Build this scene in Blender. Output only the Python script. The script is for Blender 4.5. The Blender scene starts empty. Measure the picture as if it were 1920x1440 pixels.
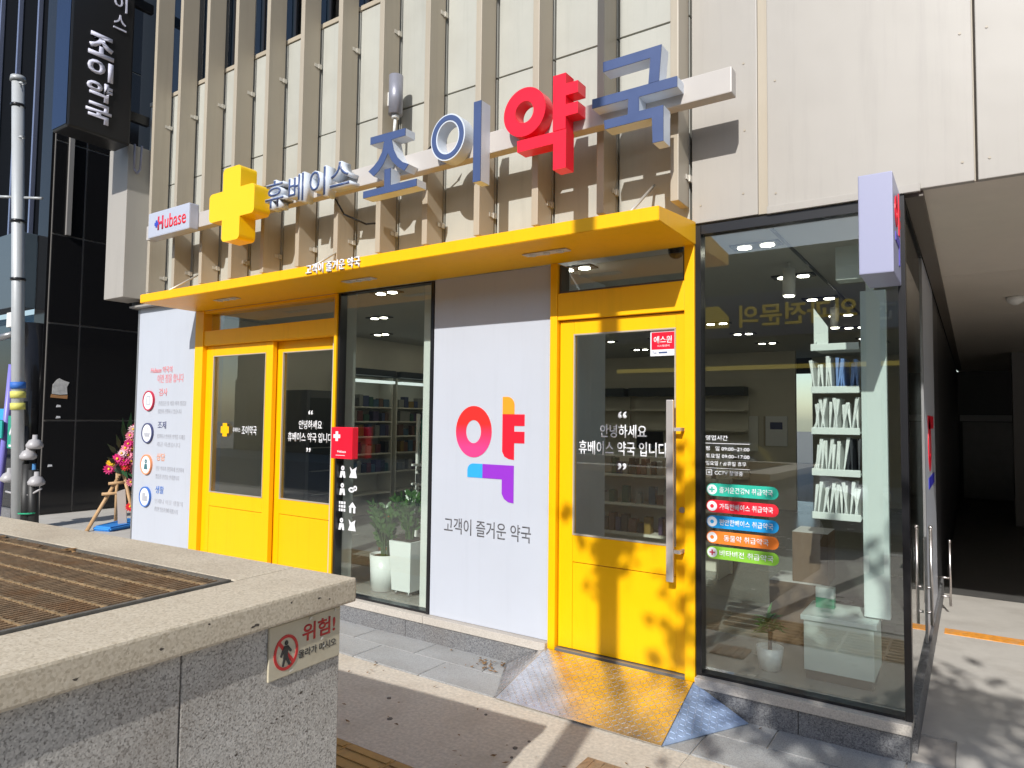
import bpy, bmesh, math, random
from mathutils import Vector, Matrix
random.seed(7)
R = math.radians
SC = bpy.context.scene
COL = SC.collection

# ------------------------------------------------------------------ camera
cam_d = bpy.data.cameras.new("camera"); cam = bpy.data.objects.new("camera", cam_d); COL.objects.link(cam)
SC.camera = cam
cam_d.sensor_width = 36.0; cam_d.lens = 36.0 * 1284.19 / 1920.0
cam_d.clip_start = 0.02; cam_d.clip_end = 500.0
yaw, pitch, roll = R(-33.945), R(2.870), R(0.664)
fwd = Vector((math.sin(yaw) * math.cos(pitch), math.cos(yaw) * math.cos(pitch), math.sin(pitch)))
right = Vector((math.cos(yaw), -math.sin(yaw), 0)); up = right.cross(fwd)
r2 = math.cos(roll) * right + math.sin(roll) * up; u2 = -math.sin(roll) * right + math.cos(roll) * up
cam.matrix_world = Matrix(((r2.x, u2.x, -fwd.x, 0.0), (r2.y, u2.y, -fwd.y, -3.993), (r2.z, u2.z, -fwd.z, 1.664), (0, 0, 0, 1)))

# ------------------------------------------------------------------ sky and sun
SUN = Vector((0.22, -1.0, 0.655)).normalized()
world = bpy.data.worlds.new("World"); SC.world = world; world.use_nodes = True
wn = world.node_tree; bg = wn.nodes["Background"]
sky = wn.nodes.new("ShaderNodeTexSky"); sky.sky_type = 'NISHITA'; sky.sun_disc = False
sky.sun_elevation = math.asin(SUN.z); sky.sun_rotation = math.atan2(SUN.x, SUN.y)
sky.air_density = 1.0; sky.dust_density = 1.0
wn.links.new(sky.outputs[0], bg.inputs[0]); bg.inputs[1].default_value = 0.15
sun_d = bpy.data.lights.new("sun", 'SUN'); sun_d.energy = 5.0; sun_d.angle = R(0.53); sun_d.color = (1.0, 0.972, 0.932)
sun = bpy.data.objects.new("sun", sun_d); COL.objects.link(sun)
sun.rotation_euler = SUN.to_track_quat('Z', 'Y').to_euler(); sun.location = (5, -15, 14)
SC.view_settings.view_transform = 'Standard'; SC.view_settings.look = 'None'
SC.view_settings.exposure = -0.06; SC.view_settings.gamma = 1.0
SC.cycles.use_denoising = True
SC.cycles.max_bounces = 10; SC.cycles.transparent_max_bounces = 16; SC.cycles.diffuse_bounces = 4
SC.cycles.sample_clamp_indirect = 6.0; SC.cycles.caustics_refractive = False

# ------------------------------------------------------------------ materials
MATS = {}
def mat(name, col, rough=0.5, metal=0.0, var=0.0, vs=6.0, bump=0.0, bs=60.0, spec=0.5, emit=None, es=0.0, stain=None, stain_s=1.5, stain_a=0.0, coat=0.0, streak=0.0, ripple=0.0):
    if name in MATS: return MATS[name]
    m = bpy.data.materials.new(name); m.use_nodes = True; MATS[name] = m
    nt = m.node_tree; N = nt.nodes; L = nt.links; b = N["Principled BSDF"]
    b.inputs["Base Color"].default_value = (*col, 1); b.inputs["Roughness"].default_value = rough
    b.inputs["Metallic"].default_value = metal; b.inputs["Specular IOR Level"].default_value = spec
    if coat: b.inputs["Coat Weight"].default_value = coat; b.inputs["Coat Roughness"].default_value = 0.08
    if emit: b.inputs["Emission Color"].default_value = (*emit, 1); b.inputs["Emission Strength"].default_value = es
    tc = N.new("ShaderNodeTexCoord")
    if var > 0 or stain_a > 0:
        nz = N.new("ShaderNodeTexNoise"); nz.inputs["Scale"].default_value = vs; nz.inputs["Detail"].default_value = 6; nz.inputs["Roughness"].default_value = 0.6
        L.new(tc.outputs["Object"], nz.inputs["Vector"])
        mr = N.new("ShaderNodeMapRange"); mr.inputs[1].default_value = 0.3; mr.inputs[2].default_value = 0.7
        mr.inputs[3].default_value = 1 - var; mr.inputs[4].default_value = 1 + var
        L.new(nz.outputs["Fac"], mr.inputs[0])
        mx = N.new("ShaderNodeMix"); mx.data_type = 'RGBA'; mx.blend_type = 'MULTIPLY'; mx.inputs[0].default_value = 1.0
        mx.inputs[6].default_value = (*col, 1); L.new(mr.outputs[0], mx.inputs[7]); out = mx.outputs[2]
        if stain_a > 0:
            n2 = N.new("ShaderNodeTexNoise"); n2.inputs["Scale"].default_value = stain_s; n2.inputs["Detail"].default_value = 8; n2.inputs["Roughness"].default_value = 0.65
            L.new(tc.outputs["Object"], n2.inputs["Vector"])
            m2 = N.new("ShaderNodeMapRange"); m2.inputs[1].default_value = 0.48; m2.inputs[2].default_value = 0.72; m2.inputs[3].default_value = 0; m2.inputs[4].default_value = stain_a
            L.new(n2.outputs["Fac"], m2.inputs[0])
            mx2 = N.new("ShaderNodeMix"); mx2.data_type = 'RGBA'; L.new(m2.outputs[0], mx2.inputs[0]); L.new(out, mx2.inputs[6]); mx2.inputs[7].default_value = (*(stain or (0.1, 0.08, 0.06)), 1); out = mx2.outputs[2]
        oi = N.new("ShaderNodeObjectInfo"); mo = N.new("ShaderNodeMapRange"); mo.inputs[3].default_value = 1 - min(0.05, var); mo.inputs[4].default_value = 1 + min(0.05, var); L.new(oi.outputs["Random"], mo.inputs[0])
        mxo = N.new("ShaderNodeMix"); mxo.data_type = 'RGBA'; mxo.blend_type = 'MULTIPLY'; mxo.inputs[0].default_value = 1.0; L.new(out, mxo.inputs[6]); L.new(mo.outputs[0], mxo.inputs[7]); out = mxo.outputs[2]
        if streak > 0:
            mp = N.new("ShaderNodeMapping"); mp.inputs["Scale"].default_value = (14, 14, 0.7); L.new(tc.outputs["Object"], mp.inputs[0])
            n3 = N.new("ShaderNodeTexNoise"); n3.inputs["Scale"].default_value = 1.0; n3.inputs["Detail"].default_value = 7; n3.inputs["Roughness"].default_value = 0.7; L.new(mp.outputs[0], n3.inputs["Vector"])
            m3 = N.new("ShaderNodeMapRange"); m3.inputs[1].default_value = 0.52; m3.inputs[2].default_value = 0.78; m3.inputs[3].default_value = 1.0; m3.inputs[4].default_value = 1 - streak; L.new(n3.outputs["Fac"], m3.inputs[0])
            mx3 = N.new("ShaderNodeMix"); mx3.data_type = 'RGBA'; mx3.blend_type = 'MULTIPLY'; mx3.inputs[0].default_value = 1.0; L.new(out, mx3.inputs[6]); L.new(m3.outputs[0], mx3.inputs[7]); out = mx3.outputs[2]
        L.new(out, b.inputs["Base Color"])
        mr2 = N.new("ShaderNodeMapRange"); mr2.inputs[3].default_value = max(0.02, rough - 0.08); mr2.inputs[4].default_value = min(1, rough + 0.08); L.new(nz.outputs["Fac"], mr2.inputs[0]); L.new(mr2.outputs[0], b.inputs["Roughness"])
    if bump > 0:
        nb = N.new("ShaderNodeTexNoise"); nb.inputs["Scale"].default_value = bs; nb.inputs["Detail"].default_value = 4
        L.new(tc.outputs["Object"], nb.inputs["Vector"])
        bp = N.new("ShaderNodeBump"); bp.inputs["Strength"].default_value = bump; bp.inputs["Distance"].default_value = 0.004
        L.new(nb.outputs["Fac"], bp.inputs["Height"]); L.new(bp.outputs[0], b.inputs["Normal"])
    if ripple > 0:
        nb2 = N.new("ShaderNodeTexNoise"); nb2.inputs["Scale"].default_value = 2.3; nb2.inputs["Detail"].default_value = 2; L.new(tc.outputs["Object"], nb2.inputs["Vector"])
        bp2 = N.new("ShaderNodeBump"); bp2.inputs["Strength"].default_value = ripple; bp2.inputs["Distance"].default_value = 0.05; L.new(nb2.outputs["Fac"], bp2.inputs["Height"])
        if bump > 0: L.new(bp.outputs[0], bp2.inputs["Normal"])
        L.new(bp2.outputs[0], b.inputs["Normal"])
    return m

def granite(name, base, dark, light, scale=160.0, rough=0.6, bump=0.3, stain_a=0.35, stain=(0.12, 0.09, 0.06)):
    if name in MATS: return MATS[name]
    m = bpy.data.materials.new(name); m.use_nodes = True; MATS[name] = m
    nt = m.node_tree; N = nt.nodes; L = nt.links; b = N["Principled BSDF"]; b.inputs["Roughness"].default_value = rough
    tc = N.new("ShaderNodeTexCoord")
    v = N.new("ShaderNodeTexVoronoi"); v.inputs["Scale"].default_value = scale; L.new(tc.outputs["Object"], v.inputs["Vector"])
    nz0 = N.new("ShaderNodeTexNoise"); nz0.inputs["Scale"].default_value = scale * 0.7; nz0.inputs["Detail"].default_value = 3; L.new(tc.outputs["Object"], nz0.inputs["Vector"])
    sep = N.new("ShaderNodeSeparateColor"); L.new(v.outputs["Color"], sep.inputs[0])
    ad = N.new("ShaderNodeMath"); ad.operation = 'ADD'; L.new(sep.outputs[0], ad.inputs[0]); L.new(nz0.outputs["Fac"], ad.inputs[1])
    hf = N.new("ShaderNodeMath"); hf.operation = 'MULTIPLY'; hf.inputs[1].default_value = 0.5; L.new(ad.outputs[0], hf.inputs[0])
    cr = N.new("ShaderNodeValToRGB"); e = cr.color_ramp.elements
    e[0].position = 0.18; e[0].color = (*dark, 1); e[1].position = 0.85; e[1].color = (*light, 1)
    k = cr.color_ramp.elements.new(0.42); k.color = (*base, 1)
    L.new(hf.outputs[0], cr.inputs[0])
    n2 = N.new("ShaderNodeTexNoise"); n2.inputs["Scale"].default_value = 2.2; n2.inputs["Detail"].default_value = 8; n2.inputs["Roughness"].default_value = 0.65; L.new(tc.outputs["Object"], n2.inputs["Vector"])
    m2 = N.new("ShaderNodeMapRange"); m2.inputs[1].default_value = 0.45; m2.inputs[2].default_value = 0.75; m2.inputs[3].default_value = 0; m2.inputs[4].default_value = stain_a; L.new(n2.outputs["Fac"], m2.inputs[0])
    mx = N.new("ShaderNodeMix"); mx.data_type = 'RGBA'; L.new(m2.outputs[0], mx.inputs[0]); L.new(cr.outputs[0], mx.inputs[6]); mx.inputs[7].default_value = (*stain, 1)
    L.new(mx.outputs[2], b.inputs["Base Color"])
    bp = N.new("ShaderNodeBump"); bp.inputs["Strength"].default_value = bump; bp.inputs["Distance"].default_value = 0.003
    L.new(hf.outputs[0], bp.inputs["Height"]); L.new(bp.outputs[0], b.inputs["Normal"])
    return m

def glass_mat(name, tint=(0.935, 0.97, 0.95), f0=0.095, gloss=(1, 1, 1)):
    if name in MATS: return MATS[name]
    m = bpy.data.materials.new(name); m.use_nodes = True; MATS[name] = m
    nt = m.node_tree; N = nt.nodes; L = nt.links; N.remove(N["Principled BSDF"]); out = N["Material Output"]
    g = N.new("ShaderNodeNewGeometry")
    dp = N.new("ShaderNodeVectorMath"); dp.operation = 'DOT_PRODUCT'; L.new(g.outputs["Normal"], dp.inputs[0]); L.new(g.outputs["Incoming"], dp.inputs[1])
    ab = N.new("ShaderNodeMath"); ab.operation = 'ABSOLUTE'; L.new(dp.outputs["Value"], ab.inputs[0])
    om = N.new("ShaderNodeMath"); om.operation = 'SUBTRACT'; om.inputs[0].default_value = 1.0; L.new(ab.outputs[0], om.inputs[1])
    pw = N.new("ShaderNodeMath"); pw.operation = 'POWER'; L.new(om.outputs[0], pw.inputs[0]); pw.inputs[1].default_value = 5.0
    ma = N.new("ShaderNodeMath"); ma.operation = 'MULTIPLY_ADD'; L.new(pw.outputs[0], ma.inputs[0]); ma.inputs[1].default_value = 1 - f0; ma.inputs[2].default_value = f0
    tr = N.new("ShaderNodeBsdfTransparent"); tr.inputs[0].default_value = (*tint, 1)
    gl = N.new("ShaderNodeBsdfGlossy"); gl.inputs["Roughness"].default_value = 0.0; gl.inputs[0].default_value = (*gloss, 1)
    mx = N.new("ShaderNodeMixShader"); L.new(ma.outputs[0], mx.inputs[0]); L.new(tr.outputs[0], mx.inputs[1]); L.new(gl.outputs[0], mx.inputs[2])
    L.new(mx.outputs[0], out.inputs["Surface"])
    return m

def leaf_mat(name, c1, c2, rough=0.45):
    if name in MATS: return MATS[name]
    m = mat(name, c1, rough)
    nt = m.node_tree; N = nt.nodes; L = nt.links; b = N["Principled BSDF"]
    tc = N.new("ShaderNodeTexCoord"); nz = N.new("ShaderNodeTexNoise"); nz.inputs["Scale"].default_value = 9; L.new(tc.outputs["Object"], nz.inputs["Vector"])
    mx = N.new("ShaderNodeMix"); mx.data_type = 'RGBA'; L.new(nz.outputs["Fac"], mx.inputs[0]); mx.inputs[6].default_value = (*c1, 1); mx.inputs[7].default_value = (*c2, 1)
    L.new(mx.outputs[2], b.inputs["Base Color"])
    b.inputs["Subsurface Weight"].default_value = 0.0
    return m

YEL = mat("yellow_paint", (0.93, 0.475, 0.001), 0.4, spec=0.3, var=0.035, vs=3, bump=0.04, bs=140, stain=(0.80, 0.36, 0.003), stain_s=3.0, stain_a=0.22, streak=0.10, ripple=0.06)
BEIGE = mat("beige_metal_panel", (0.355, 0.332, 0.298), 0.45, var=0.04, vs=1.2, streak=0.10, ripple=0.10, stain=(0.34, 0.31, 0.27), stain_s=0.9, stain_a=0.2)
FIN = mat("beige_fin_metal", (0.39, 0.34, 0.262), 0.42, var=0.035, vs=1.5, streak=0.12, ripple=0.05)
WALLP = mat("pale_wall_panel", (0.41, 0.41, 0.365), 0.55, var=0.045, vs=3, streak=0.14, stain=(0.33, 0.31, 0.26), stain_s=2.5, stain_a=0.25)
WHITEP = mat("white_printed_board", (0.485, 0.515, 0.575), 0.35, var=0.015, vs=2, stain=(0.43, 0.44, 0.47), stain_s=1.4, stain_a=0.14, streak=0.05, ripple=0.07)
WHITE = mat("white_plastic", (0.78, 0.80, 0.84), 0.35)
WHITE2 = mat("white_paint", (0.74, 0.74, 0.71), 0.5, var=0.02)
LBLUE = mat("letter_blue", (0.054, 0.085, 0.20), 0.4, var=0.06, vs=8)
LRED = mat("letter_red", (0.80, 0.010, 0.032), 0.32, var=0.05, vs=8)
BLACKF = mat("black_frame", (0.012, 0.012, 0.014), 0.3)
ALU = mat("grey_aluminium", (0.34, 0.34, 0.34), 0.35, metal=0.6)
STEEL = mat("brushed_steel", (0.62, 0.58, 0.56), 0.32, metal=1.0, var=0.05, vs=20)
GLASS = glass_mat("window_glass")
GLASSD = glass_mat("dark_glass", (0.30, 0.36, 0.42), 0.06)
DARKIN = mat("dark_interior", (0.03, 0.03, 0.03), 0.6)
TXTW = mat("white_vinyl", (0.74, 0.75, 0.77), 0.5)
TXTD = mat("dark_print", (0.10, 0.10, 0.11), 0.5)
TXTG = mat("grey_print", (0.42, 0.43, 0.47), 0.5)
SILL = granite("pale_sill_stone", (0.46, 0.42, 0.37), (0.36, 0.33, 0.29), (0.55, 0.51, 0.45), 220, 0.6, 0.15, 0.25, (0.33, 0.28, 0.23))
GRAN = granite("grey_granite", (0.145, 0.148, 0.155), (0.06, 0.06, 0.065), (0.27, 0.27, 0.27), 190, 0.6, 0.35, 0.3)
VENTG = granite("vent_granite", (0.43, 0.41, 0.375), (0.15, 0.14, 0.125), (0.66, 0.635, 0.585), 230, 0.65, 0.5, 0.5, (0.16, 0.12, 0.085))
CAPG = granite("cap_granite", (0.55, 0.475, 0.355), (0.42, 0.355, 0.26), (0.66, 0.585, 0.46), 190, 0.7, 0.3, 0.5, (0.30, 0.235, 0.165))
PAVE = granite("paving_granite", (0.32, 0.325, 0.32), (0.22, 0.22, 0.22), (0.42, 0.425, 0.415), 240, 0.7, 0.2, 0.45, (0.17, 0.155, 0.135))
CONC = mat("pavement_concrete", (0.53, 0.475, 0.39), 0.85, var=0.2, vs=48, bump=0.6, bs=180, stain=(0.38, 0.325, 0.25), stain_s=2.6, stain_a=0.6)
FLOORC = mat("passage_concrete", (0.50, 0.475, 0.43), 0.75, var=0.07, vs=3, bump=0.15, bs=120, stain=(0.30, 0.27, 0.23), stain_s=1.6, stain_a=0.5)

# ------------------------------------------------------------------ mesh helpers
def shift_for(parent):
    o = parent
    while o is not None and o.parent is not None: o = o.parent
    return Vector(o.location) if o is not None and o.type == 'EMPTY' else Vector((0, 0, 0))

class MB:
    def __init__(s): s.bm = bmesh.new()
    def box(s, x0, x1, y0, y1, z0, z1, bev=0.0):
        if x0 > x1: x0, x1 = x1, x0
        if y0 > y1: y0, y1 = y1, y0
        if z0 > z1: z0, z1 = z1, z0
        v = [s.bm.verts.new(p) for p in ((x0, y0, z0), (x1, y0, z0), (x1, y1, z0), (x0, y1, z0), (x0, y0, z1), (x1, y0, z1), (x1, y1, z1), (x0, y1, z1))]
        f = [s.bm.faces.new([v[i] for i in q]) for q in ((0, 3, 2, 1), (4, 5, 6, 7), (0, 1, 5, 4), (1, 2, 6, 5), (2, 3, 7, 6), (3, 0, 4, 7))]
        if bev > 0:
            ed = list({e for q in f for e in q.edges})
            bmesh.ops.bevel(s.bm, geom=ed, offset=bev, segments=2, profile=0.6, affect='EDGES')
        return s
    def hexa(s, p):
        v = [s.bm.verts.new(q) for q in p]
        for q in ((0, 3, 2, 1), (4, 5, 6, 7), (0, 1, 5, 4), (1, 2, 6, 5), (2, 3, 7, 6), (3, 0, 4, 7)): s.bm.faces.new([v[i] for i in q])
        return s
    def cyl(s, a, b, r0, r1=None, n=12, caps=True):
        a = Vector(a); b = Vector(b); r1 = r0 if r1 is None else r1
        d = (b - a).normalized(); t = Vector((0, 0, 1)) if abs(d.z) < 0.9 else Vector((1, 0, 0))
        e1 = d.cross(t).normalized(); e2 = d.cross(e1)
        A = []; Bv = []
        for i in range(n):
            w = 2 * math.pi * i / n; o = math.cos(w) * e1 + math.sin(w) * e2
            A.append(s.bm.verts.new(a + o * r0)); Bv.append(s.bm.verts.new(b + o * r1))
        for i in range(n):
            j = (i + 1) % n; f = s.bm.faces.new((A[i], A[j], Bv[j], Bv[i])); f.smooth = True
        if caps: s.bm.faces.new(A); s.bm.faces.new(Bv[::-1])
        return s
    def tube(s, pts, r, n=8):
        for i in range(len(pts) - 1): s.cyl(pts[i], pts[i + 1], r, n=n)
        return s
    def prism(s, poly, y0, y1, ax='y'):
        def P(a, b, y): return (a, y, b) if ax == 'y' else ((y, a, b) if ax == 'x' else (a, b, y))
        A = [s.bm.verts.new(P(a, b, y0)) for a, b in poly]; Bv = [s.bm.verts.new(P(a, b, y1)) for a, b in poly]
        s.bm.faces.new(A); s.bm.faces.new(Bv[::-1]); n = len(poly)
        for i in range(n):
            j = (i + 1) % n; s.bm.faces.new((A[j], A[i], Bv[i], Bv[j]))
        return s
    def ring(s, cx, cz, rx, rz, ix, iz, y0, y1, n=40, ax='y'):
        def P(a, b, y): return (a, y, b) if ax == 'y' else ((y, a, b) if ax == 'x' else (a, b, y))
        rows = []
        for (a, b, y) in ((rx, rz, y0), (rx, rz, y1), (ix, iz, y1), (ix, iz, y0)):
            rows.append([s.bm.verts.new(P(cx + a * math.cos(2 * math.pi * i / n), cz + b * math.sin(2 * math.pi * i / n), y)) for i in range(n)])
        for k in range(4):
            for i in range(n):
                j = (i + 1) % n; s.bm.faces.new((rows[k][i], rows[k][j], rows[(k + 1) % 4][j], rows[(k + 1) % 4][i]))
        return s
    def ball(s, c, r, sz=1.0, n=10, jit=0.0):
        ret = bmesh.ops.create_uvsphere(s.bm, u_segments=n, v_segments=max(5, n // 2 + 1), radius=r)
        for v in ret['verts']:
            k = 1 + random.uniform(-jit, jit)
            v.co = Vector((v.co.x * k + c[0], v.co.y * k + c[1], v.co.z * sz * k + c[2]))
            for f in v.link_faces: f.smooth = True
        return s
    def lathe(s, prof, c, n=24):
        rows = [[s.bm.verts.new((c[0] + r * math.cos(2 * math.pi * i / n), c[1] + r * math.sin(2 * math.pi * i / n), c[2] + z)) for i in range(n)] for r, z in prof]
        for k in range(len(rows) - 1):
            for i in range(n):
                j = (i + 1) % n; f = s.bm.faces.new((rows[k][i], rows[k][j], rows[k + 1][j], rows[k + 1][i])); f.smooth = True
        s.bm.faces.new(rows[0][::-1]); s.bm.faces.new(rows[-1])
        return s
    def quad(s, a, b, c, d):
        v = [s.bm.verts.new(p) for p in (a, b, c, d)]; s.bm.faces.new(v); return s
    def mesh(s, name, m, off=None, fixn=True):
        if fixn: bmesh.ops.recalc_face_normals(s.bm, faces=s.bm.faces[:])
        if off is not None: bmesh.ops.translate(s.bm, verts=s.bm.verts[:], vec=-off)
        me = bpy.data.meshes.new(name); s.bm.to_mesh(me); s.bm.free()
        if m is not None: me.materials.append(m)
        return me
    def build(s, name, m, parent=None, local=False, fixn=True):
        off = None if local or parent is None else shift_for(parent)
        me = s.mesh(name, m, off, fixn); o = bpy.data.objects.new(name, me); COL.objects.link(o); o.parent = parent
        return o

def tag(o, label, cat=None, group=None, kind=None):
    if label: o['label'] = label
    if cat: o['category'] = cat
    if group: o['group'] = group
    if kind: o['kind'] = kind
    return o
def thing(name, label, cat, loc=(0, 0, 0), rz=0.0, group=None):
    o = bpy.data.objects.new(name, None); COL.objects.link(o); o.location = loc; o.rotation_euler = (0, 0, rz); o.empty_display_size = 0.1
    return tag(o, label, cat, group)
def box(name, m, parent, x0, x1, y0, y1, z0, z1, bev=0.0, local=False): return MB().box(x0, x1, y0, y1, z0, z1, bev).build(name, m, parent, local)
def copy_tree(o, parent=None, loc=None, rz=None):
    c = o.copy(); COL.objects.link(c); c.parent = parent
    if loc is not None: c.location = loc
    if rz is not None: c.rotation_euler = (0, 0, rz)
    for ch in list(o.children): copy_tree(ch, c)
    return c

TEXTQ = []
def text(name, body, m, parent, u0, u1, v0, v1, w, plane='front', bold=0.0, th=0.002, local=False, label=None):
    """lettering fitted to a box; front: u=X v=Z at Y=w; side (+X): u=Y v=Z at X=w; back (+Y): u=-X"""
    TEXTQ.append((name, body, m, parent, u0, u1, v0, v1, w, plane, bold, th, local))
def flush_text():
    tmp = []
    for q in TEXTQ:
        c = bpy.data.curves.new('lettering_curve', 'FONT'); c.body = q[1]; c.offset = q[10]; c.resolution_u = 3; c.extrude = 0.0; c.fill_mode = 'FRONT'
        o = bpy.data.objects.new('lettering_tmp', c); COL.objects.link(o); tmp.append(o)
    bpy.context.view_layer.update(); dg = bpy.context.evaluated_depsgraph_get()
    for q, o in zip(TEXTQ, tmp):
        (name, body, m, parent, u0, u1, v0, v1, w, plane, bold, th, local) = q
        me = bpy.data.meshes.new_from_object(o.evaluated_get(dg))
        bm = bmesh.new(); bm.from_mesh(me); bpy.data.meshes.remove(me)
        if not bm.verts: bm.free(); continue
        r = bmesh.ops.extrude_face_region(bm, geom=bm.faces[:])
        for g in r['geom']:
            if isinstance(g, bmesh.types.BMVert): g.co.z = 1.0
        xs = [v.co.x for v in bm.verts]; ys = [v.co.y for v in bm.verts]
        ax, bx, ay, by = min(xs), max(xs), min(ys), max(ys)
        off = Vector((0, 0, 0)) if local else shift_for(parent)
        for v in bm.verts:
            a = (v.co.x - ax) / max(1e-6, bx - ax); b = (v.co.y - ay) / max(1e-6, by - ay); t = v.co.z * th
            U = u0 + (u1 - u0) * a; V = v0 + (v1 - v0) * b
            if plane == 'front': p = Vector((U, w - t, V))
            elif plane == 'side': p = Vector((w + t, U, V))
            elif plane == 'top': p = Vector((U, V, w + t))
            else: p = Vector((U, w + t, V))
            v.co = p - off
        me2 = bpy.data.meshes.new(name); bmesh.ops.recalc_face_normals(bm, faces=bm.faces[:]); bm.to_mesh(me2); bm.free(); me2.materials.append(m)
        ob = bpy.data.objects.new(name, me2); COL.objects.link(ob); ob.parent = parent
    for o in tmp:
        c = o.data; bpy.data.objects.remove(o); bpy.data.curves.remove(c)

# ================================================================== SETTING
def struct(o): o['kind'] = 'structure'; return o
GRD = mat("city_ground", (0.22, 0.21, 0.20), 0.9, var=0.15)
struct(box("ground", GRD, None, -160, 160, -160, 120, -0.6, -0.012))
pav = struct(box("pavement", mat("pavement_bed", (0.45, 0.415, 0.37), 0.9, var=0.15, vs=10), None, -30, 30, -5.8, 0.35, -0.3, -0.004))
for i in range(5): box("concrete_slab", CONC, pav, -9.0 + i * 2.6, -6.405 + i * 2.6, -1.466, -0.586, -0.05, 0.0)
ASPH = mat("asphalt", (0.085, 0.085, 0.088), 0.8, var=0.2, vs=30, bump=0.6, bs=220)
road = struct(box("road", ASPH, None, -60, 60, -12.4, -5.96, -0.3, -0.125))
MARK = mat("road_paint", (0.7, 0.7, 0.68), 0.7, var=0.1)
box("lane_line", mat("yellow_road_paint", (0.7, 0.45, 0.05), 0.7, var=0.1), road, -50, 50, -8.85, -8.73, -0.1235, -0.121)
KERB = granite("kerb_granite", (0.36, 0.35, 0.34), (0.22, 0.22, 0.21), (0.46, 0.45, 0.44), 160)
kb = MB().box(-0.49, 0.49, -5.96, -5.8, -0.28, 0.002, 0.012).mesh("kerb_stone", KERB)
for i in range(-9, 10):
    o = bpy.data.objects.new("kerb_stone", kb); COL.objects.link(o); o.parent = pav; o.location = (i * 1.0, 0, 0)
far = struct(box("far_pavement", PAVE, None, -60, 60, -16.0, -12.4, -0.3, 0.0))
# grey granite slabs along the shop front
slab_m = [MB().box(-0.296, 0.296, -0.141, 0.141, -0.06, 0.006, 0.004).mesh("paving_stone", PAVE)]
for r_ in range(2):
    for i in range(-13, 3):
        x = i * 0.6 + (0.3 if r_ else 0.0)
        o = bpy.data.objects.new("paving_stone", slab_m[0]); COL.objects.link(o); o.parent = pav
        o.location = (x, -0.15 - 0.29 * r_, random.uniform(-0.0015, 0.0015)); o.rotation_euler = (random.uniform(-.002, .002), random.uniform(-.002, .002), 0)
# brick pavers reaching towards the kerb (seen in the window reflection)
BRK = mat("red_grey_brick_paver", (0.44, 0.385, 0.36), 0.8, var=0.2, vs=8, bump=0.3)
bm_ = MB().box(-0.097, 0.097, -0.047, 0.047, -0.05, 0.005, 0.004).mesh("brick", BRK)
cnt = 0
for j in range(12):
    for i in range(24):
        o = bpy.data.objects.new("brick", bm_); COL.objects.link(o); o.parent = pav; cnt += 1
        o.location = (-1.05 + i * 0.2 + (0.1 if j % 2 else 0), -2.25 - j * 0.1, random.uniform(-.001, .001))
# tactile paving strip
TACT = mat("tactile_yellow", (0.42, 0.25, 0.075), 0.7, var=0.15, vs=12, bump=0.3, stain=(0.2, 0.13, 0.07), stain_s=5, stain_a=0.6)
tm = MB().box(-0.148, 0.148, -0.148, 0.148, -0.05, 0.004, 0.003)
for k in range(4): tm.box(-0.14, 0.14, -0.125 + k * 0.072, -0.09 + k * 0.072, 0.003, 0.010, 0.002)
tme = tm.mesh("tactile_tile", TACT)
for i in range(26):
    for j in range(2):
        o = bpy.data.objects.new("tactile_tile", tme); COL.objects.link(o); o.parent = pav; o.location = (-6.4 + i * 0.3, -1.62 - 0.3 * j, random.uniform(-.001, .001))
# alley slab beside the shop
struct(box("alley_slab", FLOORC, None, -10.58, -7.74, -0.25, 6.0, -0.2, 0.27, 0.01))
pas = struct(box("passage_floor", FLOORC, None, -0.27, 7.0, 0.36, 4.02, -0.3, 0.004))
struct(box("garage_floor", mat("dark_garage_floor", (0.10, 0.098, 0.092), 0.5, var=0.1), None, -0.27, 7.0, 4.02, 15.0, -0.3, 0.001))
OR = mat("orange_line_paint", (0.75, 0.30, 0.035), 0.6, var=0.2, vs=25, stain=(0.45, 0.36, 0.26), stain_s=14, stain_a=0.7)
box("painted_line", OR, pas, -0.22, 3.15, 2.50, 2.66, 0.0035, 0.008)
struct(box("passage_apron", FLOORC, None, -0.10, 7.0, -0.55, 0.356, -0.3, 0.0075))

# ================================================================== PHARMACY BUILDING
B = thing("pharmacy_building", "beige panelled corner building with vertical fins and a yellow framed pharmacy shopfront", "building", (-4.0, 0.0, 0.0))
ZB, ZT = 0.19, 2.83            # glazing bottom / head
# granite plinth and sill
for i, (a, b) in enumerate(((-7.70, -6.6), (-6.597, -5.6), (-5.597, -4.6), (-4.597, -3.6), (-3.597, -2.375))): box("base_stone", GRAN, B, a, b, -0.055, 0.10, -0.1, 0.135, 0.004)
for a, b in ((-1.345, -0.80), (-0.797, -0.285)): box("base_stone", GRAN, B, a, b, -0.055, 0.10, -0.1, 0.135, 0.004)
for a, b in ((-7.70, -6.58), (-4.47, -3.42), (-3.417, -2.36), (-1.355, -0.275)): box("sill", SILL, B, a, b, -0.07, 0.12, 0.136, 0.19, 0.004)
box("sill", SILL, B, -6.577, -4.473, -0.07, 0.12, 0.136, 0.19, 0.004)
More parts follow.
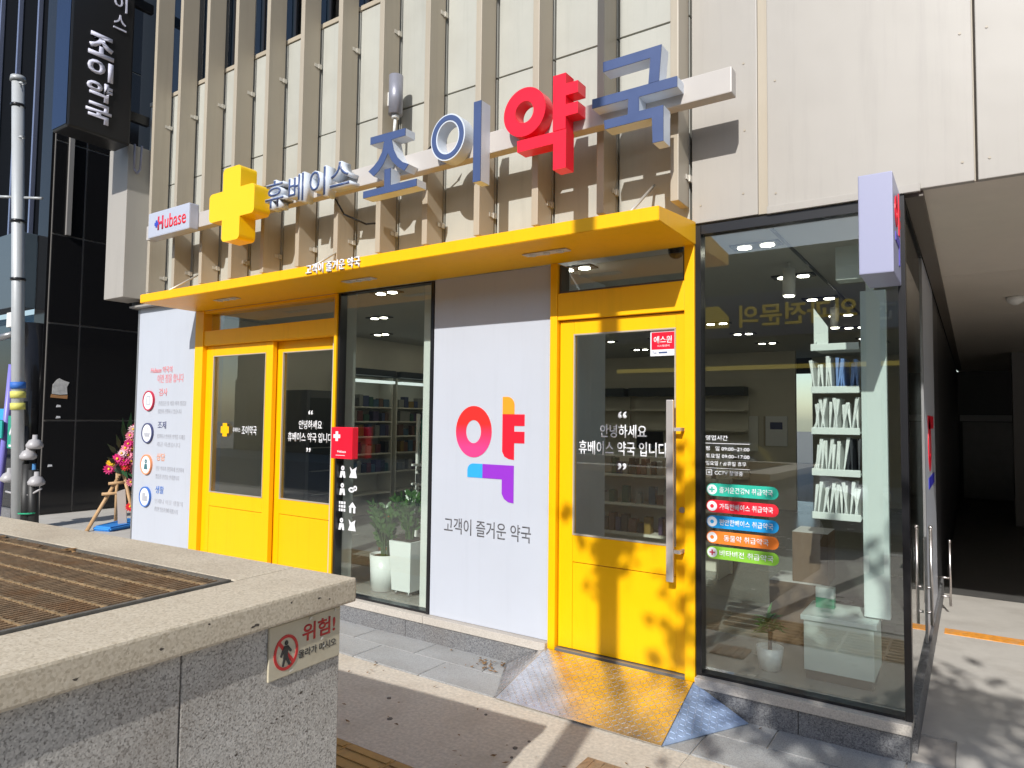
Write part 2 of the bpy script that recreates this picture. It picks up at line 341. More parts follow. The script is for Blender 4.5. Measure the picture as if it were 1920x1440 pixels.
# upper wall: bays of pale panels behind the fins
FX = [-1.40 - 0.4825 * k for k in range(13)]
for k in range(13):
    x1 = FX[k] - 0.006 if k else -1.405; x0 = FX[k] - 0.4825 + 0.006 if k < 12 else -7.69
    x1 = FX[k] - 0.003; x0 = FX[k] - 0.4825 + 0.013
    for z0, z1 in ((2.86, 4.145), (4.157, 5.13)):
        dy = random.uniform(-0.002, 0.002)
        box("wall_panel", WALLP, B, x0, x1, 0.0 + dy, 0.04, z0, z1, 0.003)
    box("window_ledge", FIN, B, x0, x1, -0.012, 0.06, 5.134, 5.175, 0.003)
    w = box("upper_window", GLASSD, B, x0 + 0.03, x1 - 0.03, 0.06, 0.072, 5.20, 6.9)
    box("frame", BLACKF, w, x0, x0 + 0.03, 0.05, 0.09, 5.176, 6.9)
    box("blind", mat("grey_blind", (0.16, 0.17, 0.18), 0.7), w, x0 + 0.04, x1 - 0.1, 0.2, 0.21, 5.3, 6.9)
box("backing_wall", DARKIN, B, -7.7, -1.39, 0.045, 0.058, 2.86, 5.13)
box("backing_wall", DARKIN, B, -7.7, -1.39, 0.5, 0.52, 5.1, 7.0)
BRK_M = mat("bracket_steel", (0.55, 0.52, 0.46), 0.4, metal=0.4)
for k in range(13):
    x = FX[k]
    f = box("fin", FIN, B, x - 0.05, x, -0.20, -0.022, 2.945, 7.0, 0.004)
    for z in (3.10, 4.75, 6.3):
        q = MB().box(x + 0.002, x + 0.016, -0.045, -0.012, z, z + 0.04).box(x + 0.002, x + 0.007, -0.085, -0.046, z + 0.005, z + 0.035); q.build("bracket", BRK_M, f)
# corner pilaster at the left end
box("corner_pilaster", BEIGE, B, -8.02, -7.61, -0.25, 0.02, 2.93, 4.62, 0.006)
box("ledge", BEIGE, B, -7.76, -6.6, -0.10, 0.05, 2.835, 2.857, 0.004)
box("left_return", BEIGE, B, -7.72, -7.70, 0.0, 6.0, 0.1, 2.83)
box("left_return", DARKIN, B, -8.0, -7.67, 0.05, 6.0, 2.86, 7.0)
# plain beige panels to the right
for a, b, z0 in ((-1.385, -1.00, 2.845), (-0.945, 0.028, 2.85), (0.042, 1.30, 2.85), (1.315, 7.2, 2.85)):
    box("cladding_panel", BEIGE, B, a, b, -0.012, 0.03, z0, 4.9, 0.004)
    box("cladding_panel", BEIGE, B, a, b, -0.012, 0.03, 4.91, 7.0, 0.004)
box("cladding_recess", FIN, B, -1.004, -0.941, 0.012, 0.028, 2.85, 7.0)
box("cladding_backing", FIN, B, -1.385, 7.2, 0.034, 0.06, 2.86, 7.0)
box("head_flashing", BEIGE, B, -0.945, -0.20, -0.035, -0.0135, 2.833, 2.875, 0.003)
RIV = MB().cyl((0, -0.012, 0), (0, -0.0155, 0), 0.006, n=10).mesh("rivet", FIN)
for (x, z) in ((-1.08, 2.98), (-1.07, 3.35), (-1.075, 3.75), (-1.07, 4.15), (-1.07, 4.5), (-1.33, 2.95), (-0.90, 2.95), (-0.90, 3.6), (-0.90, 4.3), (-0.02, 2.95), (-0.02, 3.6), (0.09, 2.95), (0.09, 3.6)):
    o = bpy.data.objects.new("rivet", RIV); COL.objects.link(o); o.parent = B; o.location = Vector((x, 0, z)) - Vector(B.location)
# room shell
RW = mat("room_wall_paint", (0.60, 0.56, 0.46), 0.75, var=0.03); RC = mat("room_ceiling_paint", (0.52, 0.51, 0.47), 0.8, var=0.02)
RF = mat("room_floor_tile", (0.24, 0.235, 0.215), 0.25, var=0.06, vs=3)
box("room_floor", RF, B, -7.69, -0.30, 0.13, 9.6, 0.05, 0.195)
box("room_ceiling", RC, B, -7.69, -0.30, 0.08, 9.6, 2.85, 2.90)
box("room_wall", RW, B, -7.69, -7.60, 0.08, 9.6, 0.196, 2.849)
box("room_wall", RW, B, -7.59, -2.45, 8.1, 8.2, 0.196, 2.849)
box("room_wall", RW, B, -2.44, -0.40, 9.5, 9.6, 0.196, 2.849)
box("room_wall", RW, B, -0.40, -0.31, 4.0, 9.49, 0.196, 2.849)
box("ceiling_slot", BLACKF, B, -1.02, -0.995, 0.35, 7.5, 2.845, 2.8495)
# jambs and panels between the openings
LP = box("printed_panel", WHITEP, B, -7.695, -6.58, -0.012, 0.30, 0.192, 2.832, 0.003)
box("edge_trim", ALU, LP, -7.715, -7.697, -0.018, 0.05, 0.192, 2.832)
WP = box("printed_panel", WHITEP, B, -3.40, -2.362, -0.012, 0.81, 0.192, 2.712, 0.003)
box("jamb", mat("jamb_paint", (0.42, 0.42, 0.38), 0.5), B, -4.60, -4.462, 0.05, 0.19, 0.196, 2.83)
box("post", WHITE2, B, -3.60, -3.50, 0.10, 0.2, 0.196, 2.83)
# -------- left window
Wn = box("shop_window", GLASS, B, -4.45, -3.44, 0.02, 0.03, 0.20, 2.72)
for a, b in ((-4.465, -4.44), (-3.435, -3.405)): box("frame", BLACKF, Wn, a, b, -0.015, 0.06, 0.191, 2.711)
box("frame", BLACKF, Wn, -4.438, -3.437, -0.01, 0.06, 0.191, 0.208)
box("frame", BLACKF, Wn, -4.438, -3.437, -0.008, 0.058, 2.70, 2.712)
# -------- right corner window
Wr = box("shop_window", GLASS, B, -1.335, -0.305, 0.02, 0.03, 0.20, 2.79)
box("frame", BLACKF, Wr, -1.362, -1.330, -0.02, 0.06, 0.191, 2.829)
box("frame", BLACKF, Wr, -0.305, -0.272, -0.022, 0.05, 0.191, 2.829)
box("frame", BLACKF, Wr, -1.328, -0.307, -0.014, 0.055, 0.191, 0.207)
box("frame", BLACKF, Wr, -1.328, -0.307, -0.014, 0.055, 2.775, 2.829)
# side wall along the passage
SG = box("side_window", GLASS, B, -0.292, -0.284, 0.055, 1.45, 0.20, 2.80)
box("frame", ALU, SG, -0.30, -0.276, 1.452, 1.50, 0.19, 2.82); box("frame", BLACKF, SG, -0.30, -0.274, 0.052, 1.45, 2.80, 2.828)
box("side_base", GRAN, B, -0.30, -0.262, 0.102, 3.9, -0.1, 0.188)
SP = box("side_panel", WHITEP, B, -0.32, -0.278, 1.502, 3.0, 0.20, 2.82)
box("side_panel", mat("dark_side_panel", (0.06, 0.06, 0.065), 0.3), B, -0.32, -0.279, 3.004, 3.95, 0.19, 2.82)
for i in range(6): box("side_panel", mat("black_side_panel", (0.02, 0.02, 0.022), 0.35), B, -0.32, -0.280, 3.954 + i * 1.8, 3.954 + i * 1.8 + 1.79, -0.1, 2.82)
# emblem on the side panel
MB().box(-0.278, -0.274, 1.9, 2.7, 1.62, 1.72).ring(2.1, 1.5, 0.2, 0.2, 0.09, 0.09, -0.278, -0.274, 24, 'x').build("emblem", LRED, SP)
box("emblem", mat("emblem_blue", (0.03, 0.03, 0.45), 0.4), SP, -0.278, -0.274, 1.9, 2.7, 1.18, 1.26)
PC = mat("passage_soffit", (0.66, 0.60, 0.52), 0.55, var=0.03)
for i in range(6): box("soffit_panel", PC, B, -0.262, 7.2, 0.04 + i * 2.5, 0.04 + i * 2.5 + 2.49, 2.855, 2.90, 0.002)
box("soffit_trim", mat("soffit_trim_brown", (0.14, 0.12, 0.10), 0.5), B, -0.272, -0.19, 0.02, 14, 2.822, 2.852)
box("passage_wall", mat("passage_far_wall", (0.40, 0.38, 0.34), 0.6), B, 7.0, 7.2, 0.06, 15, -0.1, 7.0)  # unseen side widened so more sunlit floor bounces light under the soffit
box("garage_back_wall", mat("garage_black", (0.06, 0.06, 0.058), 0.5), B, -0.45, 7.0, 14.76, 15.0, 0.0, 2.85)
box("strip_light_stand_in", mat("strip_light_grey", (0.4, 0.4, 0.4), 0.5), B, -0.25, 6.9, 14.6, 14.85, 1.72, 1.86)  # plain grey box stands in for the far fluorescent strip light
for i in range(3): box("garage_door", mat("garage_door_grey", (0.20, 0.20, 0.195), 0.35, var=0.1), B, -0.2 + i * 2.3, 2.05 + i * 2.3, 14.5, 14.58, 0.0, 1.7)
for i in range(3): box("garage_column", mat("garage_column_grey", (0.20, 0.19, 0.18), 0.6), B, 0.55 + i * 2.2, 0.85 + i * 2.2, 10.0, 10.3, 0.0, 2.85)
box("side_backing", DARKIN, B, -0.37, -0.325, 3.0, 15.0, -0.1, 2.85)  # unseen sheet added to stop outside light leaking between the side panels
box("roof_slab", DARKIN, B, -8.0, 7.2, 0.55, 15, 7.0, 7.1)
box("upper_back_wall", DARKIN, B, -8.0, 7.2, 14.9, 15.0, 2.91, 6.99)
# ceiling surface light in the passage
pl = thing("ceiling_camera", "small pale dome camera on the passage ceiling", "camera", (0.35, 3.9, 2.855))
MB().lathe([(0.075, 0.0), (0.075, -0.03), (0.06, -0.05), (0.02, -0.075)], (0.35, 3.9, 2.853)).build("housing", WHITE2, pl)

# -------- yellow double sliding door (left)
D1 = box("sliding_door", YEL, B, -6.57, -6.43, -0.03, 0.16, 0.192, 2.712, 0.003); D1['label'] = "yellow double sliding door with two tall glass panes"
box("jamb", YEL, D1, -4.50, -4.468, -0.03, 0.16, 0.192, 2.711, 0.002)
box("head", YEL, D1, -6.428, -4.502, -0.02, 0.15, 2.355, 2.505, 0.003)
box("head", YEL, D1, -6.428, -4.502, -0.02, 0.15, 2.685, 2.7115, 0.003)
box("transom_pane", GLASS, D1, -6.427, -4.503, 0.06, 0.068, 2.506, 2.684)
box("threshold", ALU, D1, -6.428, -4.502, -0.02, 0.15, 0.192, 0.205)
def leaf(par, x0, x1, gx0, gx1, y, z0=0.207, z1=2.352, gz0=0.905, gz1=2.25):
    l = box("door_leaf", YEL, par, x0, gx0, y, y + 0.045, z0, z1, 0.002)
    box("stile", YEL, l, gx1, x1, y, y + 0.045, z0, z1, 0.002)
    box("rail", YEL, l, gx0 + 0.001, gx1 - 0.001, y + 0.0005, y + 0.0445, gz1, z1, 0.002)
    box("rail", YEL, l, gx0 + 0.001, gx1 - 0.001, y + 0.0005, y + 0.0445, z0 + 0.56, gz0, 0.002)
    box("kick_panel", YEL, l, gx0 + 0.001, gx1 - 0.001, y + 0.003, y + 0.042, z0, z0 + 0.555, 0.002)
    MB().box(gx0, gx0 + 0.009, y - 0.004, y + 0.012, gz0, gz1).box(gx1 - 0.009, gx1, y - 0.004, y + 0.012, gz0, gz1).box(gx0, gx1, y - 0.0042, y + 0.012, gz0 - 0.004, gz0 + 0.006).box(gx0, gx1, y - 0.0042, y + 0.012, gz1 - 0.006, gz1 + 0.003).build("glazing_bead", mat("bead_grey", (0.5, 0.45, 0.36), 0.4, metal=0.3), l)
    return box("pane", GLASS, l, gx0 + 0.002, gx1 - 0.002, y + 0.016, y + 0.024, gz0, gz1)
# leaves are parts of the building's doorway (third level holds panes and rails)
leafB = B
p1 = leaf(B, -6.427, -5.37, -6.305, -5.47, 0.015)
p2 = leaf(B, -5.40, -4.505, -5.30, -4.548, 0.075)
lf1, lf2 = p1.parent, p2.parent
lf1['label'] = "yellow sliding leaf with small cross and shop name on its glass"; lf2['label'] = "yellow sliding leaf with white greeting on its glass"
MB().box(-6.115, -6.045, 0.0135, 0.0155, 1.455, 1.585).box(-6.145, -6.1155, 0.0135, 0.0155, 1.487, 1.553).box(-6.0445, -6.015, 0.0135, 0.0155, 1.487, 1.553).build("cross_mark", YEL, lf1)
text("lettering", "휴베이스", TXTW, lf1, -5.97, -5.85, 1.50, 1.545, 0.0285, th=0.001)
text("lettering", "조이약국", TXTW, lf1, -5.83, -5.60, 1.475, 1.565, 0.0285, bold=0.012, th=0.001)
for nm, a, b, z0, z1 in (("안녕하세요", -5.07, -4.76, 1.545, 1.625), ("휴베이스 약국 입니다", -5.22, -4.62, 1.43, 1.515)): text("lettering", nm, TXTW, lf2, a, b, z0, z1, 0.0885, bold=0.014, th=0.001)
text("lettering", "“", TXTW, lf2, -4.945, -4.885, 1.675, 1.715, 0.0885, bold=0.02, th=0.001)
text("lettering", "”", TXTW, lf2, -4.96, -4.90, 1.34, 1.38, 0.0885, bold=0.02, th=0.001)

# -------- yellow single door
D2 = box("door_frame", YEL, B, -2.36, -2.306, -0.035, 0.12, 0.15, 2.712, 0.003)
box("jamb", YEL, D2, -1.425, -1.364, -0.035, 0.12, 0.15, 2.8, 0.003)
box("head", YEL, D2, -2.305, -1.426, -0.03, 0.115, 2.325, 2.505, 0.003)
box("transom_pane", GLASS, D2, -2.304, -1.427, 0.05, 0.058, 2.506, 2.70)
MB().box(-2.304, -2.29, -0.01, 0.1, 2.506, 2.7).box(-1.441, -1.427, -0.01, 0.1, 2.506, 2.7).box(-2.2895, -1.4415, -0.01, 0.1, 2.506, 2.52).build("transom_frame", mat("dark_bronze", (0.08, 0.07, 0.055), 0.4), D2)
box("threshold", ALU, D2, -2.305, -1.426, -0.03, 0.115, 0.12, 0.165)
p3 = leaf(B, -2.298, -1.43, -2.195, -1.49, 0.0, 0.172, 2.318, 0.91, 2.225)
lf3 = p3.parent; lf3['label'] = "yellow swing door with long steel pull handle"
PULL = mat("satin_steel", (0.60, 0.56, 0.53), 0.35, metal=0.55)
h = MB().box(-1.518, -1.474, -0.092, -0.072, 0.715, 1.785, 0.004); h.build("handle", PULL, lf3)
for z in (1.60, 0.88): MB().prism([(-1.49, -0.072), (-1.436, -0.072), (-1.436, 0.0), (-1.45, 0.0), (-1.45, -0.058), (-1.49, -0.058)], z, z + 0.02, 'z').build("handle_bracket", PULL, lf3)
MB().cyl((-1.45, 0.001, 1.13), (-1.45, -0.012, 1.13), 0.017, n=16).build("lock", STEEL, lf3)
for nm, a, b, z0, z1 in (("안녕하세요", -2.005, -1.685, 1.548, 1.632), ("휴베이스 약국 입니다", -2.16, -1.548, 1.435, 1.525)): text("lettering", nm, TXTW, lf3, a, b, z0, z1, 0.0135, bold=0.014, th=0.001)
text("lettering", "“", TXTW, lf3, -1.88, -1.82, 1.672, 1.716, 0.0135, bold=0.02, th=0.001)
text("lettering", "”", TXTW, lf3, -1.88, -1.82, 1.345, 1.388, 0.0135, bold=0.02, th=0.001)
st = box("sticker", mat("sticker_white", (0.78, 0.8, 0.84), 0.4), lf3, -1.66, -1.492, 0.0125, 0.0155, 2.06, 2.22)
box("sticker_rule", LBLUE, lf3, -1.605, -1.55, 0.0112, 0.0122, 2.075, 2.085)
box("sticker_print", LRED, lf3, -1.652, -1.50, 0.0105, 0.0122, 2.10, 2.206)
text("lettering", "에스원", TXTW, lf3, -1.637, -1.52, 2.137, 2.182, 0.0100, bold=0.02, th=0.001)
text("lettering", "시스템경비", TXTW, lf3, -1.615, -1.535, 2.115, 2.128, 0.0100, th=0.001)
text("lettering", "Tel.", LBLUE, lf3, -1.648, -1.615, 2.072, 2.088, 0.0122, th=0.001)

# -------- canopy
CT = MB()
CT.hexa([(-6.57, -0.60, 2.72), (-1.36, -0.60, 2.72), (-1.36, -0.016, 2.714), (-6.57, -0.016, 2.714), (-6.57, -0.60, 2.80), (-1.36, -0.60, 2.80), (-1.36, -0.016, 2.856), (-6.57, -0.016, 2.856)])
bmesh.ops.bevel(CT.bm, geom=CT.bm.edges[:], offset=0.004, segments=2, affect='EDGES')
CA = CT.build("canopy", YEL, B); CA['label'] = "flat yellow canopy over the entrances"
LENS = mat("lamp_off_lens", (0.7, 0.68, 0.62), 0.15)
for cx in (-5.60, -3.90, -2.22):
    box("light_trim", mat("light_trim_pale", (0.62, 0.58, 0.50), 0.4), CA, cx - 0.16, cx + 0.16, -0.36, -0.29, 2.709, 2.7145)
    for k in (-0.1, 0.0, 0.1): MB().cyl((cx + k, -0.325, 2.7085), (cx + k, -0.325, 2.702), 0.024, n=14).build("lamp_lens", LENS, CA)
text("lettering", "고객이 즐거운 약국", WHITE, CA, -4.17, -3.59, 2.728, 2.805, -0.602, bold=0.012, th=0.012)
for x in (-6.9 + 0.5, -4.3, -1.6):
    MB().cyl((x, -0.45, 2.83), (x - 0.02, -0.03, 3.12), 0.009).build("tie_rod", BRK_M, CA)

# printed emblem on the white panel
GRADR = mat("print_magenta", (0.78, 0.03, 0.12), 0.4)
def grad(name, c1, c2, axis, a, b):
    m = mat(name, c1, 0.4); nt = m.node_tree; N = nt.nodes; L = nt.links
    tc = N.new("ShaderNodeTexCoord"); sx = N.new("ShaderNodeSeparateXYZ"); L.new(tc.outputs["Object"], sx.inputs[0])
    mr = N.new("ShaderNodeMapRange"); mr.inputs[1].default_value = a; mr.inputs[2].default_value = b; L.new(sx.outputs[axis], mr.inputs[0])
    mx = N.new("ShaderNodeMix"); mx.data_type = 'RGBA'; L.new(mr.outputs[0], mx.inputs[0]); mx.inputs[6].default_value = (*c1, 1); mx.inputs[7].default_value = (*c2, 1)
    L.new(mx.outputs[2], N["Principled BSDF"].inputs["Base Color"]); return m
YO, YI = -0.0155, -0.0125
EM_R = grad("emblem_ring_print", (0.80, 0.025, 0.02), (0.78, 0.05, 0.22), 2, 1.62, 1.45)
MB().ring(-3.01, 1.565, 0.162, 0.186, 0.068, 0.084, YO, YI, 40).build("emblem", EM_R, WP)
def rrect_poly(x0, x1, z0, z1, r, corners):
    pts = []
    for (cx, cz, sx, sz, a0, key) in ((x1, z1, -1, -1, 0, 'tr'), (x0, z1, 1, -1, 90, 'tl'), (x0, z0, 1, 1, 180, 'bl'), (x1, z0, -1, 1, 270, 'br')):
        if key in corners:
            for k in range(6):
                w = R(a0 + k * 18); pts.append((cx + sx * r + r * math.cos(w), cz + sz * r + r * math.sin(w)))
        else: pts.append((cx, cz))
    return pts
MB().prism(rrect_poly(-2.755, -2.655, 1.693, 1.815, 0.06, ('tr',)), YO, YI).build("emblem", mat("print_orange", (0.85, 0.32, 0.02), 0.4), WP)
MB().prism([(-2.755, 1.692), (-2.57, 1.692), (-2.57, 1.612), (-2.655, 1.612), (-2.655, 1.572), (-2.57, 1.572), (-2.57, 1.492), (-2.655, 1.492), (-2.655, 1.375), (-2.70, 1.38), (-2.735, 1.395), (-2.755, 1.43)], YO, YI).build("emblem", mat("print_red", (0.82, 0.01, 0.03), 0.4), WP)
MB().prism(rrect_poly(-3.06, -2.925, 1.235, 1.335, 0.05, ('tl',)), YO, YI).build("emblem", mat("print_sky", (0.03, 0.36, 0.80), 0.4), WP)
MB().prism([(-2.924, 1.335), (-2.655, 1.335), (-2.655, 1.075), (-2.70, 1.08), (-2.735, 1.1), (-2.755, 1.135), (-2.755, 1.235), (-2.924, 1.235)], YO, YI).build("emblem", mat("print_violet", (0.27, 0.03, 0.52), 0.4), WP)
text("lettering", "고객이 즐거운 약국", TXTD, WP, -3.27, -2.51, 0.815, 0.93, -0.0125, bold=0.002, th=0.002)

# left panel print
LGREY = mat("pale_grey_print", (0.40, 0.41, 0.46), 0.5); PINK = mat("print_salmon", (0.72, 0.20, 0.22), 0.5); NAVY = mat("print_navy", (0.06, 0.07, 0.17), 0.5); PBLUE = mat("print_blue", (0.06, 0.17, 0.52), 0.5); PORG = mat("print_peach", (0.80, 0.30, 0.13), 0.5)
CRIM = mat("print_crimson", (0.55, 0.02, 0.06), 0.5)
text("lettering", "Hubase 약국의", PINK, LP, -7.42, -7.0, 2.105, 2.175, -0.0125, bold=0.008)
text("lettering", "이런 점을 합니다", PINK, LP, -7.28, -6.78, 2.0, 2.09, -0.0125)
RINGC = [(1.81, CRIM, "검사", PINK, "건강검진 및 약물 이력 점검을", "꼼꼼히 진행하고 있습니다"), (1.46, NAVY, "조제", NAVY, "정확하고 안전한 의약품 조제를", "제공 하겠습니다"), (1.12, PORG, "상담", PORG, "전문 약사가 친절하게 상담하며", "맞춤형 건강을 안내합니다"), (0.775, PBLUE, "생활", PBLUE, "언제나 이웃 생활의", "건강한 일상과 함께 하겠습니다")]
for zc, rm, t1, tm_, t2, t3 in RINGC:
    MB().ring(-7.425, zc, 0.108, 0.108, 0.096, 0.096, -0.034, -0.0125, 36).build("badge_ring", rm, LP)
    MB().cyl((-7.425, -0.0125, zc), (-7.425, -0.028, zc), 0.0955, n=36).build("badge_disc", WHITE, LP)
    q = MB()
    if t1 == "검사": q.box(-7.46, -7.39, -0.031, -0.0282, zc - 0.045, zc - 0.037).box(-7.46, -7.452, -0.031, -0.0282, zc - 0.036, zc + 0.04).box(-7.398, -7.39, -0.031, -0.0282, zc - 0.036, zc + 0.04).box(-7.46, -7.39, -0.031, -0.0282, zc + 0.041, zc + 0.05)
    elif t1 == "조제": q.prism([(-7.485, zc - 0.0), (-7.465, zc - 0.04), (-7.385, zc - 0.04), (-7.365, zc)], -0.031, -0.0282).box(-7.43, -7.42, -0.031, -0.0282, zc + 0.001, zc + 0.06)
    elif t1 == "상담": q.ring(-7.425, zc + 0.035, 0.022, 0.022, 0.008, 0.008, -0.031, -0.0282, 16).prism([(-7.46, zc - 0.05), (-7.39, zc - 0.05), (-7.405, zc + 0.008), (-7.445, zc + 0.008)], -0.031, -0.0282)
    else: q.box(-7.47, -7.41, -0.031, -0.0282, zc - 0.045, zc + 0.04).box(-7.405, -7.37, -0.031, -0.0282, zc - 0.045, zc + 0.01)
    q.build("badge_icon", TXTG if t1 != "상담" else mat("icon_teal", (0.05, 0.16, 0.18), 0.5), LP)
    text("lettering", t1, tm_, LP, -7.24, -7.08, zc + 0.05, zc + 0.13, -0.0125, bold=0.006)
    text("lettering", t2, TXTG, LP, -7.25, -6.72, zc - 0.055, zc - 0.005, -0.0125)
    text("lettering", t3, TXTG, LP, -7.25, -6.80, zc - 0.14, zc - 0.09, -0.0125)

# opening hours and service pills on the right window
yy = 0.0185
text("lettering", "영업시간", TXTW, Wr, -1.315, -1.185, 1.548, 1.578, yy, bold=0.014, th=0.001)
box("rule_line", TXTW, Wr, -1.315, -1.06, yy - 0.001, yy, 1.530, 1.533)
text("lettering", "평   일 09:00~21:00", TXTW, Wr, -1.315, -1.062, 1.488, 1.514, yy, bold=0.012, th=0.001)
text("lettering", "토요일 09:00~17:00", TXTW, Wr, -1.315, -1.062, 1.445, 1.471, yy, bold=0.012, th=0.001)
text("lettering", "일요일 / 공휴일 휴무", TXTW, Wr, -1.315, -1.08, 1.402, 1.428, yy, bold=0.012, th=0.001)
box("rule_line", TXTW, Wr, -1.315, -1.06, yy - 0.001, yy, 1.386, 1.388)
text("lettering", "CCTV 촬영중", TXTW, Wr, -1.262, -1.10, 1.347, 1.374, yy, bold=0.012, th=0.001)
MB().box(-1.312, -1.277, yy - 0.001, yy, 1.344, 1.3475).box(-1.312, -1.277, yy - 0.001, yy, 1.374, 1.3775).box(-1.312, -1.3085, yy - 0.001, yy, 1.348, 1.3735).box(-1.2805, -1.277, yy - 0.001, yy, 1.348, 1.3735).box(-1.302, -1.287, yy - 0.001, yy, 1.355, 1.366).build("camera_mark", TXTW, Wr)
PILL = [(1.262, (0.02, 0.42, 0.30), "즐거운건강N 취급약국"), (1.166, (0.72, 0.012, 0.03), "가득한베이스 취급약국"), (1.076, (0.005, 0.29, 0.66), "편안한베이스 취급약국"), (0.986, (0.82, 0.20, 0.02), "동물약 취급약국"), (0.898, (0.22, 0.50, 0.04), "비타비전 취급약국")]
for i, (zc, c, t) in enumerate(PILL):
    m = mat("pill_print_%s" % "teal red blue orange green".split()[i], c, 0.45)
    MB().prism(rrect_poly(-1.31, -0.905, zc - 0.036, zc + 0.036, 0.0355, ('tl', 'bl', 'tr', 'br')), yy - 0.0012, yy).build("service_label", m, Wr)
    MB().cyl((-1.277, yy - 0.0014, zc), (-1.277, yy - 0.0026, zc), 0.029, n=20).build("service_icon", TXTW, Wr)
    q = MB()
    if i in (0, 4): q.box(-1.293, -1.261, yy - 0.0036, yy - 0.0028, zc - 0.004, zc + 0.004).box(-1.281, -1.273, yy - 0.0036, yy - 0.0028, zc + 0.0045, zc + 0.016).box(-1.281, -1.273, yy - 0.0036, yy - 0.0028, zc - 0.016, zc - 0.0045)
    else: q.cyl((-1.277, yy - 0.0028, zc), (-1.277, yy - 0.0036, zc), 0.012, n=6)
    q.build("service_icon_mark", m if i < 4 else CRIM, Wr)
    text("lettering", t, TXTW, Wr, (-1.235 if i != 3 else -1.21), (-0.935 if i != 3 else -0.96), zc - 0.018, zc + 0.018, yy - 0.0014, bold=0.012, th=0.001)
# white service icons on the left window
q = [("tooth", "bag"), ("person", "pill"), ("grid", "house"), ("box", "heart")]
for r_ in range(4):
    for c in range(2):
        x = -4.405 + c * 0.125; z = 1.20 - r_ * 0.145; k = MB(); y0, y1 = 0.0175, 0.0195
        if (r_, c) == (1, 1): k.ring(x - 0.015, z, 0.035, 0.022, 0.018, 0.008, y0, y1, 20).ring(x + 0.028, z + 0.015, 0.022, 0.022, 0.009, 0.009, y0, y1, 16)
        elif (r_, c) == (2, 1): k.prism([(x - 0.045, z), (x, z + 0.045), (x + 0.045, z)], y0, y1).box(x - 0.035, x - 0.012, y0, y1, z - 0.045, z - 0.002).box(x + 0.012, x + 0.035, y0, y1, z - 0.045, z - 0.002)
        elif (r_, c) == (2, 0): [k.box(x - 0.04 + a * 0.03, x - 0.018 + a * 0.03, y0, y1, z - 0.04 + b_ * 0.03, z - 0.018 + b_ * 0.03) for a in range(3) for b_ in range(3)]
        elif c == 0: k.ring(x, z + 0.03, 0.02, 0.02, 0.006, 0.006, y0, y1, 16).prism([(x - 0.035, z - 0.05), (x - 0.01, z - 0.05), (x, z - 0.02), (x + 0.012, z - 0.05), (x + 0.035, z - 0.05), (x + 0.025, z + 0.005), (x - 0.025, z + 0.005)], y0, y1)
        else: k.prism([(x - 0.045, z - 0.045), (x + 0.045, z - 0.045), (x + 0.03, z + 0.01), (x + 0.04, z + 0.045), (x - 0.01, z + 0.02), (x - 0.04, z + 0.045), (x - 0.025, z)], y0, y1)
        k.build("window_icon", TXTW, Wn)

# ================================================================== FASCIA SIGN
S = thing("fascia_sign", "long white mounting bar carrying the blue and red raised shop letters and a yellow cross", "sign", (-4.0, -0.30, 3.44))
box("mounting_bar", mat("bar_white", (0.47, 0.44, 0.41), 0.4, var=0.02), S, -7.0, -1.05, -0.34, -0.255, 3.44, 3.585, 0.006)
for x in (-6.6, -5.15, -3.2, -2.3, -1.38): box("standoff", FIN, S, x - 0.02, x + 0.02, -0.254, -0.203, 3.48, 3.545)
HB = box("name_box", mat("lightbox_white", (0.44, 0.47, 0.56), 0.35), S, -6.78, -6.06, -0.44, -0.341, 3.405, 3.655, 0.012)
text("lettering", "H", CRIM, HB, -6.60, -6.50, 3.465, 3.60, -0.4405, bold=0.03, th=0.003)
text("lettering", "ubase", LRED, HB, -6.475, -6.11, 3.465, 3.60, -0.4405, bold=0.004, th=0.003)
MB().box(-6.655, -6.585, -0.4445, -0.4405, 3.515, 3.545).box(-6.635, -6.61, -0.4448, -0.4402, 3.495, 3.5145).box(-6.635, -6.61, -0.4448, -0.4402, 3.5455, 3.565).build("plus_mark", mat("plus_blue", (0.03, 0.06, 0.45), 0.4), HB)
def cross_poly(cx, cz, L_, w, r):
    pts = []
    def arc(x, z, a0): return [(x + r * math.cos(R(a0 + k * 22.5)), z + r * math.sin(R(a0 + k * 22.5))) for k in range(5)]
    h, t = L_, w
    pts += arc(cx + h - r, cz + t - r, 0); pts += [(cx + t, cz + t)]
    pts += arc(cx + t - r, cz + h - r, 0); pts += arc(cx - t + r, cz + h - r, 90); pts += [(cx - t, cz + t)]
    pts += arc(cx - h + r, cz + t - r, 90); pts += arc(cx - h + r, cz - t + r, 180); pts += [(cx - t, cz - t)]
    pts += arc(cx - t + r, cz - h + r, 180); pts += arc(cx + t - r, cz - h + r, 270); pts += [(cx + t, cz - t)]
    pts += arc(cx + h - r, cz - t + r, 270)
    return pts
CY = MB().prism(cross_poly(-5.315, 3.50, 0.325, 0.128, 0.04), -0.50, -0.341); CY.build("cross", mat("cross_yellow", (0.89, 0.56, 0.004), 0.3), S)
def face_inset(poly, t, y0, y1, name, m, parent):
    q = MB(); f = q.bm.faces.new([q.bm.verts.new((a, 0, b)) for a, b in poly])
    r_ = bmesh.ops.inset_region(q.bm, faces=[f], thickness=t, use_even_offset=True)
    keep = f
    bmesh.ops.delete(q.bm, geom=[g for g in q.bm.faces if g is not keep], context='FACES')
    e = bmesh.ops.extrude_face_region(q.bm, geom=[keep])
    nv = [g for g in e['geom'] if isinstance(g, bmesh.types.BMVert)]
    for v in q.bm.verts: v.co.y = y1
    for v in nv: v.co.y = y0
    return q.build(name, m, parent)
RIM = mat("letter_return_white", (0.60, 0.65, 0.72), 0.35)
